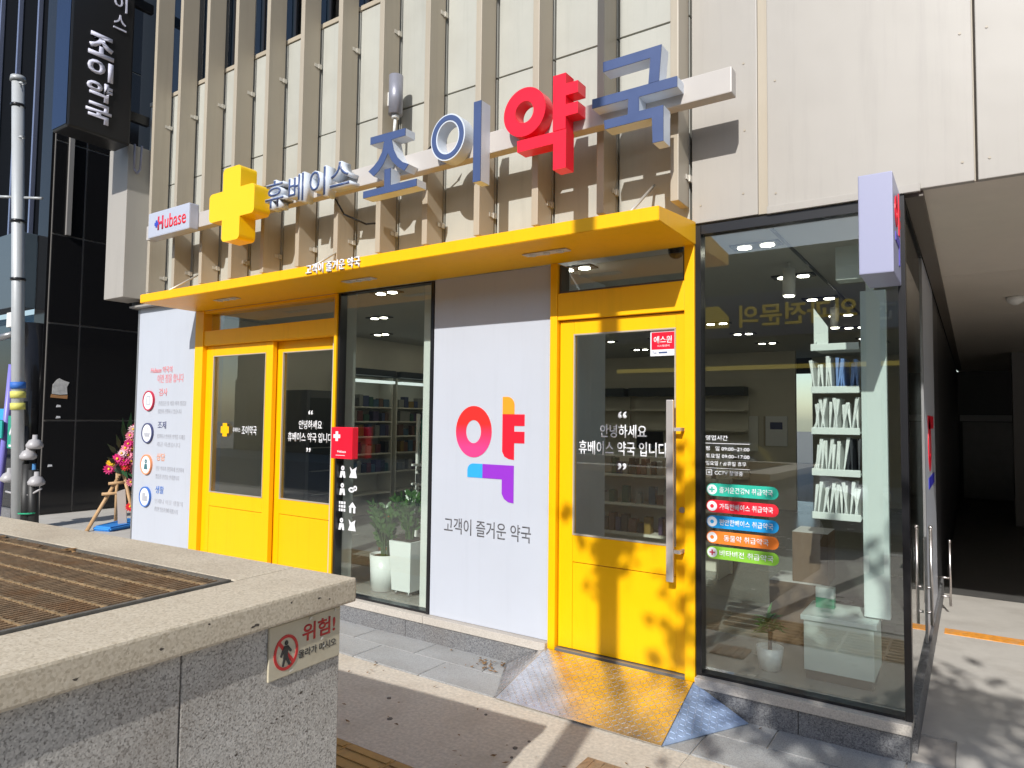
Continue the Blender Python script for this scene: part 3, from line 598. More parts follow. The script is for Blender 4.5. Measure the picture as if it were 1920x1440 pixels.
def letter(polys, rings, face, side):
    b = MB()
    for p in polys: b.prism(p, -0.44, -0.3405)
    for (cx, cz, rx, rz, ix, iz) in rings: b.ring(cx, cz, rx, rz, ix, iz, -0.44, -0.3405, 48)
    o = b.build("letter", side, S)
    if face is not None:
        for p in polys: face_inset(p, 0.010, -0.4435, -0.4385, "letter_face", face, o)
        for (cx, cz, rx, rz, ix, iz) in rings: MB().ring(cx, cz, rx - 0.010, rz - 0.010, ix + 0.010, iz + 0.010, -0.4435, -0.4385, 48).build("letter_face", face, o)
    return o
JIEUT = [(-3.685, 3.740), (-3.335, 3.732), (-3.335, 3.678), (-3.468, 3.678), (-3.448, 3.60), (-3.41, 3.535), (-3.36, 3.49), (-3.298, 3.462), (-3.338, 3.422), (-3.40, 3.46), (-3.46, 3.515), (-3.503, 3.585), (-3.545, 3.515), (-3.59, 3.47), (-3.645, 3.438), (-3.70, 3.485), (-3.645, 3.515), (-3.60, 3.55), (-3.56, 3.61), (-3.543, 3.68), (-3.685, 3.684)]
O_ = [(-3.535, 3.468), (-3.473, 3.468), (-3.473, 3.342), (-3.22, 3.342), (-3.22, 3.290), (-3.75, 3.290), (-3.75, 3.342), (-3.535, 3.342)]
letter([JIEUT, O_], [], LBLUE, RIM)
letter([[(-2.722, 3.765), (-2.660, 3.765), (-2.660, 3.222), (-2.722, 3.222)]], [(-2.945, 3.578, 0.150, 0.162, 0.093, 0.108)], LBLUE, RIM)
letter([[(-2.112, 3.775), (-2.022, 3.775), (-2.022, 3.705), (-1.938, 3.705), (-1.938, 3.632), (-2.022, 3.632), (-2.022, 3.576), (-1.938, 3.576), (-1.938, 3.503), (-2.022, 3.503), (-2.022, 3.428), (-2.112, 3.428)],
        [(-2.375, 3.424), (-2.018, 3.424), (-2.018, 3.185), (-2.108, 3.185), (-2.108, 3.350), (-2.372, 3.350)]], [(-2.322, 3.602, 0.157, 0.157, 0.069, 0.070)], None, LRED)
letter([[(-1.77, 3.764), (-1.407, 3.764), (-1.423, 3.560), (-1.486, 3.560), (-1.474, 3.705), (-1.77, 3.705)],
        [(-1.84, 3.558), (-1.317, 3.558), (-1.317, 3.498), (-1.543, 3.498), (-1.543, 3.415), (-1.397, 3.415), (-1.397, 3.212), (-1.460, 3.212), (-1.465, 3.358), (-1.757, 3.358), (-1.762, 3.412), (-1.612, 3.412), (-1.608, 3.502), (-1.84, 3.502)]], [], LBLUE, RIM)
for ch, a, b in (("휴", -4.93, -4.68), ("베", -4.63, -4.43), ("이", -4.37, -4.17), ("스", -4.13, -3.90)):
    text("letter", ch, RIM, S, a, b, 3.39 if ch != "스" else 3.43, 3.63, -0.3415, bold=0.02, th=0.095)
    text("letter_face", ch, LBLUE, S, a + 0.008, b - 0.008, (3.39 if ch != "스" else 3.43) + 0.008, 3.622, -0.4372, bold=-0.004, th=0.004)
MB().tube([(-4.28, -0.25, 3.44), (-4.20, -0.22, 3.30), (-4.05, -0.12, 3.22), (-3.95, -0.03, 3.24)], 0.008).build("cable", BLACKF, S)
MB().cyl((-3.27, -0.31, 3.575), (-3.13, -0.31, 3.66), 0.006).cyl((-3.13, -0.31, 3.66), (-3.10, -0.30, 3.70), 0.012, 0.003).build("sensor_stub", BLACKF, S)

# cylindrical wall lamp between the fins
WL = thing("wall_lamp", "grey cylindrical up and down lamp on the fin wall above the blue letters", "lamp", (-3.72, -0.10, 4.0))
MB().cyl((-3.70, -0.17, 4.02), (-3.70, -0.17, 4.33), 0.055, n=24).build("lamp_body", mat("lamp_grey", (0.30, 0.30, 0.34), 0.35, metal=0.3), WL)
box("wall_plate", WHITE2, WL, -3.83, -3.76, -0.145, -0.06, 4.13, 4.24, 0.003)
MB().cyl((-3.70, -0.17, 4.018), (-3.70, -0.17, 3.99), 0.03, n=16).cyl((-3.70, -0.17, 3.99), (-3.70, -0.18, 3.86), 0.012, n=10).build("cable_gland", WHITE2, WL)

# projecting lightbox at the corner
LB = thing("projecting_lightbox", "white projecting box sign fixed at the glass corner beside the passage", "sign", (-0.36, -0.2, 2.36))
lb = box("sign_box", mat("lightbox_lilac_white", (0.33, 0.34, 0.48), 0.35), LB, -0.435, -0.290, -0.42, -0.026, 2.36, 2.835, 0.006)
MB().ring(-0.27, 2.68, 0.07, 0.075, 0.03, 0.032, -0.2895, -0.286, 24, 'x').box(-0.2895, -0.286, -0.15, -0.11, 2.59, 2.80).box(-0.2895, -0.286, -0.1095, -0.07, 2.70, 2.735).box(-0.2895, -0.286, -0.1095, -0.07, 2.64, 2.675).build("emblem", LRED, LB)
MB().box(-0.2895, -0.286, -0.33, -0.155, 2.53, 2.57).box(-0.2895, -0.286, -0.15, -0.11, 2.44, 2.57).build("emblem", mat("print_violet_b", (0.10, 0.08, 0.45), 0.4), LB)

# black projecting blade sign on the upper left corner
BS = thing("blade_sign", "tall black projecting sign with white vertical shop name on the building corner", "sign", (-7.77, -0.55, 4.6))
SB_ = box("sign_box", mat("black_gloss_sign", (0.012, 0.012, 0.013), 0.35), BS, -7.79, -7.46, -0.93, -0.31, 4.54, 8.0, 0.02)
box("edge_face", mat("sign_edge_sky_tint", (0.05, 0.08, 0.16), 0.08, metal=0.8), BS, -7.78, -7.47, -0.936, -0.931, 4.56, 8.0)  # blue base colour holds the sky mirrored in the black sign's edge
TXB = mat("blade_letter_white", (0.62, 0.62, 0.74), 0.4)
for ch, z0, z1 in (("조", 5.36, 5.60), ("이", 5.13, 5.33), ("약", 4.90, 5.10), ("국", 4.67, 4.87)):
    text("letter", ch, TXB, BS, -0.765, -0.515, z0, z1, -7.459, 'side', bold=0.035, th=0.012)
for ch, z0, z1 in (("스", 5.74, 5.90), ("이", 5.95, 6.11), ("베", 6.16, 6.32), ("휴", 6.37, 6.55)):
    text("letter", ch, TXB, BS, -0.53, -0.40, z0, z1, -7.459, 'side', bold=0.0, th=0.012)
box("mounting_arm", BLACKF, BS, -7.70, -7.64, -0.308, -0.02, 4.9, 5.0); box("mounting_arm", BLACKF, BS, -7.70, -7.64, -0.308, -0.02, 6.2, 6.3)
MB().tube([(-7.58, -0.20, 4.62), (-7.575, -0.20, 4.35), (-7.57, -0.17, 4.30), (-7.565, -0.14, 4.35), (-7.565, -0.13, 4.62)], 0.012).build("cable_loop", mat("grey_cable", (0.25, 0.25, 0.32), 0.35), BS)

# red first aid style box sign
RB = thing("red_box_sign", "small red box sign with white cross on the sliding door post", "sign", (-4.33, -0.06, 1.31))
box("sign_box", LRED, RB, -4.44, -4.19, -0.085, -0.017, 1.315, 1.575, 0.006)
MB().box(-4.41, -4.33, -0.0875, -0.0852, 1.485, 1.515).box(-4.385, -4.355, -0.0875, -0.0852, 1.5155, 1.54).box(-4.385, -4.355, -0.0875, -0.0852, 1.46, 1.4845).build("cross_mark", TXTW, RB)
text("lettering", "Hubase", TXTW, RB, -4.36, -4.26, 1.365, 1.385, -0.0853, bold=0.02, th=0.001)
box("rule_line", TXTW, RB, -4.38, -4.27, -0.0863, -0.0852, 1.342, 1.346)

# ================================================================== RAMP
RMP = thing("steel_ramp", "patterned steel plate ramp with sloping wings in front of the yellow door", "ramp", (-1.86, -0.30, 0.0))
def checker():
    m = mat("checker_plate", (0.60, 0.60, 0.60), 0.3, metal=1.0); nt = m.node_tree; N = nt.nodes; L = nt.links; b = N["Principled BSDF"]
    tc = N.new("ShaderNodeTexCoord")
    nz = N.new("ShaderNodeTexNoise"); nz.inputs["Scale"].default_value = 18; nz.inputs["Detail"].default_value = 5; L.new(tc.outputs["Object"], nz.inputs["Vector"])
    mr = N.new("ShaderNodeMapRange"); mr.inputs[3].default_value = 0.14; mr.inputs[4].default_value = 0.42; L.new(nz.outputs["Fac"], mr.inputs[0]); L.new(mr.outputs[0], b.inputs["Roughness"])
    n2 = N.new("ShaderNodeTexNoise"); n2.inputs["Scale"].default_value = 5; n2.inputs["Detail"].default_value = 8; L.new(tc.outputs["Object"], n2.inputs["Vector"])
    cr = N.new("ShaderNodeValToRGB"); cr.color_ramp.elements[0].position = 0.35; cr.color_ramp.elements[0].color = (0.60, 0.58, 0.56, 1); cr.color_ramp.elements[1].position = 0.62; cr.color_ramp.elements[1].color = (0.84, 0.84, 0.85, 1)
    L.new(n2.outputs["Fac"], cr.inputs[0]); L.new(cr.outputs[0], b.inputs["Base Color"])
    bp = N.new("ShaderNodeBump"); bp.inputs["Strength"].default_value = 0.12; bp.inputs["Distance"].default_value = 0.002; L.new(n2.outputs["Fac"], bp.inputs["Height"]); L.new(bp.outputs[0], b.inputs["Normal"])
    return m
CHK = checker()
WING_SKY = mat("sky_tinted_wing_plate", (0.33, 0.43, 0.62), 0.34, metal=0.45, var=0.18, vs=14, bump=0.2, bs=60)  # blue base colour paints the sky's reflection onto the right wing
TL = Vector((-2.355, -0.062, 0.160)); TR = Vector((-1.365, -0.062, 0.160)); FL = Vector((-2.375, -0.60, 0.012)); FR = Vector((-1.345, -0.60, 0.012)); WL_ = Vector((-2.66, -0.075, 0.012)); WR_ = Vector((-1.05, -0.075, 0.012))
def plate(pts, name, th=0.006, cm=None):
    cm = cm or CHK
    n = (pts[1] - pts[0]).cross(pts[2] - pts[0]).normalized()
    if n.z < 0: n = -n
    q = MB(); A = [q.bm.verts.new(p) for p in pts]; Bv = [q.bm.verts.new(p - n * th) for p in pts]; k = len(pts)
    q.bm.faces.new(A); q.bm.faces.new(Bv[::-1])
    for i in range(k): q.bm.faces.new((A[i], A[(i + 1) % k], Bv[(i + 1) % k], Bv[i]))
    o = q.build(name, cm, RMP)
    # raised tread bars
    t = MB(); e1 = (pts[1] - pts[0]).normalized(); e2 = n.cross(e1)
    us = [(p - pts[0]).dot(e1) for p in pts]; vs = [(p - pts[0]).dot(e2) for p in pts]
    poly = list(zip(us, vs))
    def inside(u, v):
        c = False; j = len(poly) - 1
        for i in range(len(poly)):
            if (poly[i][1] > v) != (poly[j][1] > v) and u < (poly[j][0] - poly[i][0]) * (v - poly[i][1]) / (poly[j][1] - poly[i][1]) + poly[i][0]: c = not c
            j = i
        return c
    s = 0.028; i = 0; u = min(us)
    while u < max(us):
        v = min(vs); j = 0
        while v < max(vs):
            a = R(45 if (i + j) % 2 else -45)
            ends = [(u + math.cos(a) * 0.012 * k_, v + math.sin(a) * 0.012 * k_) for k_ in (-1, 1)]
            if all(inside(*e_) for e_ in ends):
                d = e1 * math.cos(a) + e2 * math.sin(a); w = n.cross(d); c = pts[0] + e1 * u + e2 * v
                top = [c + d * 0.0105 * sx + w * 0.0016 * sy + n * 0.0016 for sx, sy in ((-1, -1), (1, -1), (1, 1), (-1, 1))]
                bot = [c + d * 0.0135 * sx + w * 0.0038 * sy - n * 0.0003 for sx, sy in ((-1, -1), (1, -1), (1, 1), (-1, 1))]
                T_ = [t.bm.verts.new(p) for p in top]; B_ = [t.bm.verts.new(p) for p in bot]
                t.bm.faces.new(T_)
                for x in range(4): t.bm.faces.new((B_[x], B_[(x + 1) % 4], T_[(x + 1) % 4], T_[x]))
            v += s; j += 1
        u += s; i += 1
    tr = t.build("tread", cm, o, fixn=False); tr['kind'] = 'stuff'
    return o
plate([FL, FR, TR, TL], "ramp_plate"); plate([WL_, FL + Vector((-0.004, 0, 0)), TL + Vector((-0.004, 0, 0))], "ramp_wing"); plate([FR + Vector((0.004, 0, 0)), WR_, TR + Vector((0.004, 0, 0))], "ramp_wing", cm=WING_SKY)
box("support", mat("ramp_support", (0.05, 0.05, 0.05), 0.6), RMP, -2.34, -1.38, -0.062, -0.056, 0.0, 0.15)

# ================================================================== STONE VENT
V = thing("vent_shaft", "granite clad street vent with a rusty grating on top in the foreground", "vent", (-1.55, -2.515, 0.0), R(3.2))
def vb(name, m, x0, x1, y0, y1, z0, z1, bev=0.0, par=None): return box(name, m, par or V, x0, x1, y0, y1, z0, z1, bev, local=True)
VZ = 1.18; LX = -3.9; LY = -2.0
vb("coping_stone", CAPG, -0.265, 0.0, LY, 0.0, 1.108, VZ, 0.008)                      # east side
for a, b in ((-1.75, -0.268), (-3.0, -1.753), (LX, -3.003)): vb("coping_stone", CAPG, a, b, -0.225, 0.0, 1.108, VZ, 0.008)
for a, b in ((-1.75, -0.268), (LX, -1.753)): vb("coping_stone", CAPG, a, b, LY, LY + 0.22, 1.108, VZ, 0.008)
for a, b in ((-0.035 - 0.51, -0.035), (-1.35, -0.549), (LY + 0.03, -1.354)): vb("facing_stone", VENTG, -0.08, -0.032, a, b, 0.0, 1.104, 0.003)
for i in range(4): vb("facing_stone", VENTG, -0.082 - 0.92 * (i + 1) + 0.003, -0.082 - 0.92 * i, -0.08, -0.036, 0.0, 1.104, 0.003)
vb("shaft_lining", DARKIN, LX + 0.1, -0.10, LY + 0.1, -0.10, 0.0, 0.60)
RUST = mat("rusty_steel", (0.30, 0.205, 0.12), 0.7, metal=0.2, var=0.35, vs=25, bump=0.4, bs=200, stain=(0.30, 0.14, 0.05), stain_s=6, stain_a=0.8)
ROD = mat("worn_rod", (0.42, 0.30, 0.17), 0.5, metal=0.5, var=0.3, vs=60)
ANG = mat("grating_frame_steel", (0.17, 0.16, 0.14), 0.6, metal=0.4, var=0.25, vs=20, bump=0.3)
fr = MB().box(-0.285, -0.272, LY + 0.23, -0.235, 1.10, VZ + 0.004).box(LX, -0.286, -0.245, -0.235, 1.10, VZ + 0.003).box(LX, -0.286, LY + 0.23, LY + 0.24, 1.10, VZ + 0.003)
GR = fr.build("grating", ANG, V, local=True)
b_ = MB(); x = -0.305
while x > LX + 0.1:
    b_.box(x - 0.0025, x + 0.0025, LY + 0.241, -0.246, 1.14, VZ - 0.002); x -= 0.02
o = b_.build("bearing_bars", RUST, GR, local=True); o['kind'] = 'stuff'
rodm = None
for k in range(16):
    y = -0.30 - k * 0.093
    q = MB(); n = 130; L0 = LX + 0.05; pts = []
    for i in range(n):
        xa = -0.29 + (L0 + 0.29) * i / n; xb = -0.29 + (L0 + 0.29) * (i + 1) / n; w = 0.0022 if i % 2 else 0.0036
        q.box(min(xa, xb), max(xa, xb), y - w, y + w, VZ - 0.004, VZ + (0.0005 if i % 2 else 0.0018))
    q.build("cross_rod", ROD, GR, local=True)
LEAFD = mat("dry_leaf", (0.20, 0.11, 0.04), 0.8, var=0.2)
# dead leaves and litter lodged on the grating
q = MB()
for i in range(45):
    px, py = -0.5 - random.random() * 2.6, -0.25 - random.random() * 0.05 if i < 30 else -0.25 - random.random() * 1.0
    s = random.uniform(0.01, 0.03); a = random.random() * 6.28
    p = [Vector((px + math.cos(a + t) * s * (1 if t in (0, math.pi) else 0.5), py + math.sin(a + t) * s * (1 if t in (0, math.pi) else 0.5), VZ + 0.004 + random.random() * 0.008)) for t in (0, math.pi / 2, math.pi, 3 * math.pi / 2)]
    q.quad(*p)
o = q.build("dead_leaves", LEAFD, V, local=True); o['kind'] = 'stuff'
PIT = mat("stone_pit", (0.09, 0.075, 0.06), 0.9)
q = MB(); rr_ = random.Random(4)
def pit(y, z, s, x):
    pts = [(y + math.cos(a_) * s * rr_.uniform(0.5, 1.3) * 1.5, z + math.sin(a_) * s * rr_.uniform(0.4, 1.0)) for a_ in [k_ * 0.785 for k_ in range(8)]]
    q.prism(pts, x - 0.001, x + 0.0004, 'x')
for (y, z, s) in ((-0.36, 1.128, 0.006), (-0.372, 1.126, 0.004), (-0.15, 1.15, 0.004), (-0.11, 1.14, 0.003), (-0.62, 1.14, 0.004), (-0.25, 1.16, 0.003), (-0.8, 1.13, 0.005), (-0.5, 1.165, 0.003)): pit(y, z, s, 0.0)
for i in range(16): pit(rr_.uniform(-1.0, -0.06), rr_.uniform(0.55, 0.93), rr_.uniform(0.002, 0.0045), -0.032)
for i in range(9): pit(-0.30 + i * 0.02 + rr_.uniform(-.004, .004), 0.84 + i * 0.004 + rr_.uniform(-.004, .004), rr_.uniform(0.002, 0.004), -0.032)
o = q.build("stone_pits", PIT, V, local=True); o['kind'] = 'stuff'
# danger notice on the vent
WS = thing("danger_notice", "worn cream notice with red prohibition ring and warning on the vent side", "sign", (-1.55, -2.515, 0.0), R(3.2))
CREAM = mat("cream_plate", (0.52, 0.47, 0.35), 0.45, var=0.06, vs=8, stain=(0.33, 0.26, 0.16), stain_s=9, stain_a=0.5)
box("plate", CREAM, WS, -0.031, -0.024, -0.30, -0.042, 0.958, 1.100, 0.002, local=True)
X0 = -0.0238
NR = mat("notice_red", (0.50, 0.03, 0.03), 0.5, var=0.2, vs=30); NK = mat("notice_black", (0.03, 0.03, 0.03), 0.5)
MB().ring(-0.243, 1.022, 0.042, 0.047, 0.034, 0.039, X0 - 0.0002, X0 + 0.0012, 36, 'x').build("prohibition_ring", NR, WS, local=True)
MB().prism([(-0.275, 1.054), (-0.268, 1.06), (-0.211, 0.99), (-0.218, 0.984)], X0 - 0.0003, X0 + 0.0009, 'x').build("prohibition_bar", NR, WS, local=True)
MB().ring(-0.243, 1.048, 0.0055, 0.0065, 0.0005, 0.0005, X0, X0 + 0.0022, 12, 'x').prism([(-0.251, 1.040), (-0.237, 1.040), (-0.224, 1.024), (-0.228, 1.020), (-0.238, 1.028), (-0.238, 1.012), (-0.228, 0.990), (-0.234, 0.986), (-0.245, 1.006), (-0.251, 0.986), (-0.257, 0.988), (-0.251, 1.012), (-0.252, 1.024), (-0.26, 1.012), (-0.264, 1.016)], X0, X0 + 0.0022, 'x').build("walking_figure", NK, WS, local=True)
text("lettering", "위험!", NR, WS, -0.187, -0.062, 1.032, 1.082, X0, 'side', bold=0.02, th=0.0008, local=True)
text("lettering", "올라가 마시오", NK, WS, -0.199, -0.058, 0.992, 1.014, X0, 'side', bold=0.006, th=0.0008, local=True)
TAPE = mat("torn_tape", (0.62, 0.60, 0.54), 0.5)
for (y, z, w, h_) in ((-0.232, 0.966, 0.014, 0.006), (-0.165, 1.088, 0.012, 0.01), (-0.12, 1.022, 0.01, 0.008), (-0.068, 1.09, 0.006, 0.012), (-0.11, 1.0, 0.006, 0.006)):
    MB().prism([(y, z), (y + w, z + 0.003), (y + w * 0.9, z + h_), (y + 0.002, z + h_ * 0.8)], X0 + 0.0023, X0 + 0.0029, 'x').build("tape_scrap", TAPE, WS, local=True)

# iron cover at the bottom edge of the walk
IC = thing("iron_cover", "small rusty square iron cover set in the concrete walk", "manhole cover", (-1.48, -1.02, 0.0))
box("cover_plate", RUST, IC, -1.60, -1.36, -1.14, -0.91, -0.02, 0.010, 0.004)
for k in range(4): box("cover_rib", RUST, IC, -1.58 + k * 0.055, -1.555 + k * 0.055, -1.12, -0.93, 0.0095, 0.014)

# fallen leaves and gum spots on the walk
q = MB()
for i in range(70):
    px, py = random.uniform(-3.4, -0.6), random.uniform(-1.5, -0.1)
    if -2.72 < px < -1.0 and py > -0.62: continue
    s = random.uniform(0.008, 0.022); a = random.random() * 6.28; z = 0.012
    q.quad(*[Vector((px + math.cos(a + t) * s * k, py + math.sin(a + t) * s * k, z + random.uniform(0, 0.006))) for t, k in ((0, 1), (1.57, .45), (3.14, 1), (4.71, .45))])
for i in range(40):
    px, py = random.gauss(-2.72, 0.07), random.uniform(-0.30, -0.09)
    s = random.uniform(0.008, 0.02); a = random.random() * 6.28
    q.quad(*[Vector((px + math.cos(a + t) * s * k, py + math.sin(a + t) * s * k, 0.013 + random.uniform(0, 0.012))) for t, k in ((0, 1), (1.57, .5), (3.14, 1), (4.71, .5))])
tag(q.build("fallen_leaves", LEAFD), "small dry leaves scattered on the walk", "leaves", kind='stuff')
q = MB()
for px, py in ((-1.93, -0.93), (-1.95, -1.03), (-1.91, -1.12), (-2.3, -0.8), (-2.7, -1.15), (-2.9, -0.95)): q.cyl((px, py, -0.002), (px, py, 0.0035), 0.008 + random.random() * 0.01, n=7)
tag(q.build("gum_spots", mat("old_gum", (0.13, 0.11, 0.09), 0.8)), "dark flattened gum spots on the concrete walk", "stains", kind='stuff')

# ================================================================== LEFT: DARK BUILDING
DB = thing("dark_building", "black granite and glass building across the alley on the left", "building", (-11.0, 1.0, 0.0))
BG = mat("black_granite", (0.010, 0.010, 0.011), 0.13, var=0.1, vs=30, spec=0.45)
JT = mat("granite_joint", (0.16, 0.15, 0.14), 0.7)
box("side_wall_core", JT, DB, -10.9, -10.612, 0.235, 8.0, 0.0, 9.0)
zs = [0.27, 1.56, 2.915, 4.17, 5.5, 6.9, 8.2, 9.5]; ys = [0.23, 0.645, 1.62, 2.6, 3.6, 4.6, 5.6, 6.6, 7.6]
for i in range(len(zs) - 1):
    for j in range(len(ys) - 1):
        box("granite_panel", BG, DB, -10.62, -10.60, ys[j] + 0.012, ys[j + 1] - 0.012, zs[i] + 0.012, zs[i + 1] - 0.012, 0.002)
# corner column and front
MB().cyl((-10.80, 0.14, 0.0), (-10.80, 0.14, 2.9), 0.16, n=32).build("corner_column", BG, DB)
box("front_wall", BG, DB, -10.95, -10.63, 0.2, 0.234, 0.0, 9.5)
box("front_wall", DARKIN, DB, -18, -10.955, 0.36, 0.4, 4.2, 9.5)
SLATE = mat("slate_awning", (0.07, 0.095, 0.115), 0.4, var=0.04)
box("awning_panel", SLATE, DB, -18, -10.93, -0.05, 0.195, 3.12, 4.18, 0.01)
MULL = mat("blue_steel_mullion", (0.30, 0.34, 0.48), 0.35, metal=0.7)
for x in (-12.75, -12.05, -11.35, -10.83):
    box("mullion", MULL, DB, x - 0.022, x + 0.022, 0.22, 0.28, 4.2, 9.5, 0.005)
box("upper_glass", mat("unlit_curtain_glass", (0.006, 0.007, 0.009), 0.7, spec=0.02), DB, -18, -10.96, 0.30, 0.31, 4.2, 9.5)
box("shop_glass", GLASSD, DB, -18, -10.98, 0.35, 0.36, 0.25, 3.1)
box("shop_back", mat("shop_dark_back", (0.05, 0.06, 0.06), 0.7), DB, -18, -10.98, 1.6, 1.7, 0.0, 3.1)
box("plinth", GRAN, DB, -18, -10.98, 0.3, 0.42, -0.1, 0.25)
box("edge_pipe", mat("grey_conduit", (0.23, 0.22, 0.21), 0.5), DB, -10.60, -10.56, 0.40, 0.46, 4.18, 9.5)
box("roof", BG, DB, -18, -10.6, 0.2, 8.0, 9.51, 9.6); box("back_wall", BG, DB, -18, -10.65, 8.01, 8.1, 0, 9.5)
bs = box("blue_sign", mat("sign_blue", (0.01, 0.22, 0.75), 0.4), DB, -13.0, -11.95, -0.05, 0.05, 2.85, 3.1, 0.008)
box("blue_band", mat("band_cyan", (0.03, 0.35, 0.72), 0.4), DB, -13.5, -11.75, 0.33, 0.346, 1.55, 1.72)
# small fittings on the corner
CB = thing("junction_box", "small beige junction box at the dark building corner", "box", (-10.85, -0.07, 2.9))
box("case", WHITE2, CB, -10.98, -10.72, -0.12, -0.03, 2.83, 3.03, 0.006); box("conduit", ALU, CB, -10.86, -10.83, -0.09, -0.06, 3.03, 3.11)
CM = thing("security_camera", "small grey bullet camera under the junction box on the dark corner", "camera", (-10.85, -0.1, 2.7))
MB().cyl((-11.15, -0.16, 2.68), (-10.88, -0.06, 2.74), 0.045, n=16).build("camera_body", ALU, CM); MB().cyl((-10.88, -0.06, 2.74), (-10.78, -0.02, 2.76), 0.015).build("bracket", WHITE2, CM)
AP = thing("address_plate", "blue house shaped address plate on the dark corner column", "sign", (-10.85, -0.04, 1.8))
AX, AY, AZ = -10.78, -0.035, 1.93
MB().prism([(AX - 0.12, AZ - 0.20), (AX + 0.12, AZ - 0.20), (AX + 0.12, AZ + 0.10), (AX, AZ + 0.18), (AX - 0.12, AZ + 0.10)], AY - 0.012, AY).build("plate_border", TXTW, AP)
MB().prism([(AX - 0.10, AZ - 0.18), (AX + 0.10, AZ - 0.18), (AX + 0.10, AZ + 0.09), (AX, AZ + 0.155), (AX - 0.10, AZ + 0.09)], AY - 0.015, AY - 0.0125).build("plate_face", mat("plate_navy", (0.02, 0.04, 0.22), 0.4), AP)
box("number_block", TXTW, AP, AX - 0.055, AX + 0.055, AY - 0.0175, AY - 0.0152, AZ - 0.14, AZ - 0.04)
box("name_block", TXTW, AP, AX - 0.075, AX + 0.075, AY - 0.0175, AY - 0.0152, AZ + 0.005, AZ + 0.035)
ES = thing("green_notice", "green notice with white arrow on the dark corner column", "sign", (-10.8, -0.05, 1.4))
box("plate", mat("notice_green", (0.01, 0.30, 0.20), 0.4), ES, -10.93, -10.63, -0.06, -0.04, 1.18, 1.62); box("plate_edge", mat("notice_blue_edge", (0.03, 0.25, 0.5), 0.4), ES, -10.629, -10.60, -0.06, -0.04, 1.18, 1.62)
MB().prism([(-10.87, 1.38), (-10.78, 1.52), (-10.69, 1.38), (-10.72, 1.35), (-10.78, 1.45), (-10.84, 1.35)], -0.064, -0.0602).box(-10.80, -10.76, -0.064, -0.0602, 1.24, 1.40).box(-10.87, -10.69, -0.064, -0.0602, 1.2, 1.23).build("arrow_mark", TXTW, ES)
# torn paper on the granite
PP = thing("torn_poster", "torn white paper poster remains with brown tape on the black granite", "paper", (-10.597, 0.45, 1.9))
MB().prism([(0.325, 1.93), (0.33, 2.06), (0.38, 2.13), (0.41, 2.15), (0.47, 2.12), (0.54, 2.10), (0.51, 2.03), (0.52, 1.93), (0.43, 1.92)], -10.599, -10.595, 'x').build("paper", mat("torn_paper", (0.55, 0.55, 0.54), 0.8, var=0.25, vs=18), PP)
MB().prism([(0.31, 1.88), (0.52, 1.865), (0.525, 1.918), (0.42, 1.91), (0.315, 1.925)], -10.599, -10.595, 'x').build("tape", mat("brown_tape", (0.45, 0.23, 0.10), 0.5), PP)
for a, b in ((0.385, 1.745), (0.385, 1.59), (0.31, 0.92)): MB().prism([(a, b), (a + 0.06, b + 0.005), (a + 0.055, b + 0.03), (a + 0.01, b + 0.035)], -10.599, -10.596, 'x').build("paper_scrap", TXTW, PP)

# utility pole at the left
UP = thing("utility_pole", "slim pale grey steel pole with bands and black cable bundle at the left edge", "pole", (-9.5, -0.50, 0.0))
POLE = mat("pole_grey", (0.42, 0.44, 0.45), 0.45, metal=0.15, var=0.05, vs=5, stain=(0.25, 0.24, 0.22), stain_s=5, stain_a=0.3)
def px(z): return (-9.5, -0.43 - 0.041 * (z - 0.5), z)
MB().cyl(px(0.0), px(5.66), 0.070, 0.064, n=24).build("shaft", POLE, UP)
MB().cyl(px(5.66), px(5.72), 0.085, 0.075, n=24).build("cap", POLE, UP)
for z, r_ in ((5.35, 0.079), (3.95, 0.081), (3.25, 0.081)): MB().cyl(px(z), px(z + 0.03), r_, n=24).build("band", BLACKF, UP)
for z, c in ((1.95, (0.03, 0.14, 0.50)), (1.84, (0.62, 0.60, 0.14)), (1.70, (0.62, 0.60, 0.14))): MB().cyl(px(z), px(z + 0.08), 0.080, n=24).build("tape_band", mat("pole_tape_%d" % int(z * 100), c, 0.6), UP)
for z in (5.6, 4.95): MB().ring(-9.60, px(z)[1] - 0.0, 0.03, 0.03, 0.018, 0.018, z, z + 0.02, 14, 'z').ring(-9.40, px(z)[1], 0.03, 0.03, 0.018, 0.018, z, z + 0.02, 14, 'z').build("eyelet", POLE, UP)
MB().cyl((-9.80, -0.72, 4.28), (-9.57, -0.62, 4.26), 0.016).cyl((-9.43, -0.54, 4.25), (-9.20, -0.44, 4.23), 0.016).build("step_bolt", POLE, UP)
MB().cyl((-9.46, -0.36, 0.0), (-9.46, -0.36, 1.05), 0.075, n=12).cyl((-9.55, -0.34, 0.0), (-9.53, -0.35, 0.95), 0.07, n=12).cyl((-9.38, -0.30, 0.0), (-9.40, -0.33, 0.98), 0.06, n=12).tube([(-9.46, -0.38, 1.05), (-9.48, -0.40, 1.5), (-9.47, -0.42, 1.8)], 0.03).tube([(-9.53, -0.36, 0.95), (-9.60, -0.42, 1.4), (-9.55, -0.44, 1.75)], 0.015).build("cable_bundle", mat("black_rubber", (0.012, 0.012, 0.012), 0.5), UP)
INS = mat("grey_plastic_cap", (0.40, 0.39, 0.40), 0.4)
for c in ((-9.32, -0.32, 0.86), (-9.60, -0.50, 0.90), (-9.42, -0.38, 1.17), (-9.36, -0.34, 1.30)): MB().lathe([(0.055, -0.07), (0.088, -0.05), (0.092, -0.02), (0.06, 0.035), (0.028, 0.05), (0.026, 0.10)], c, 18).build("cable_cap", INS, UP)
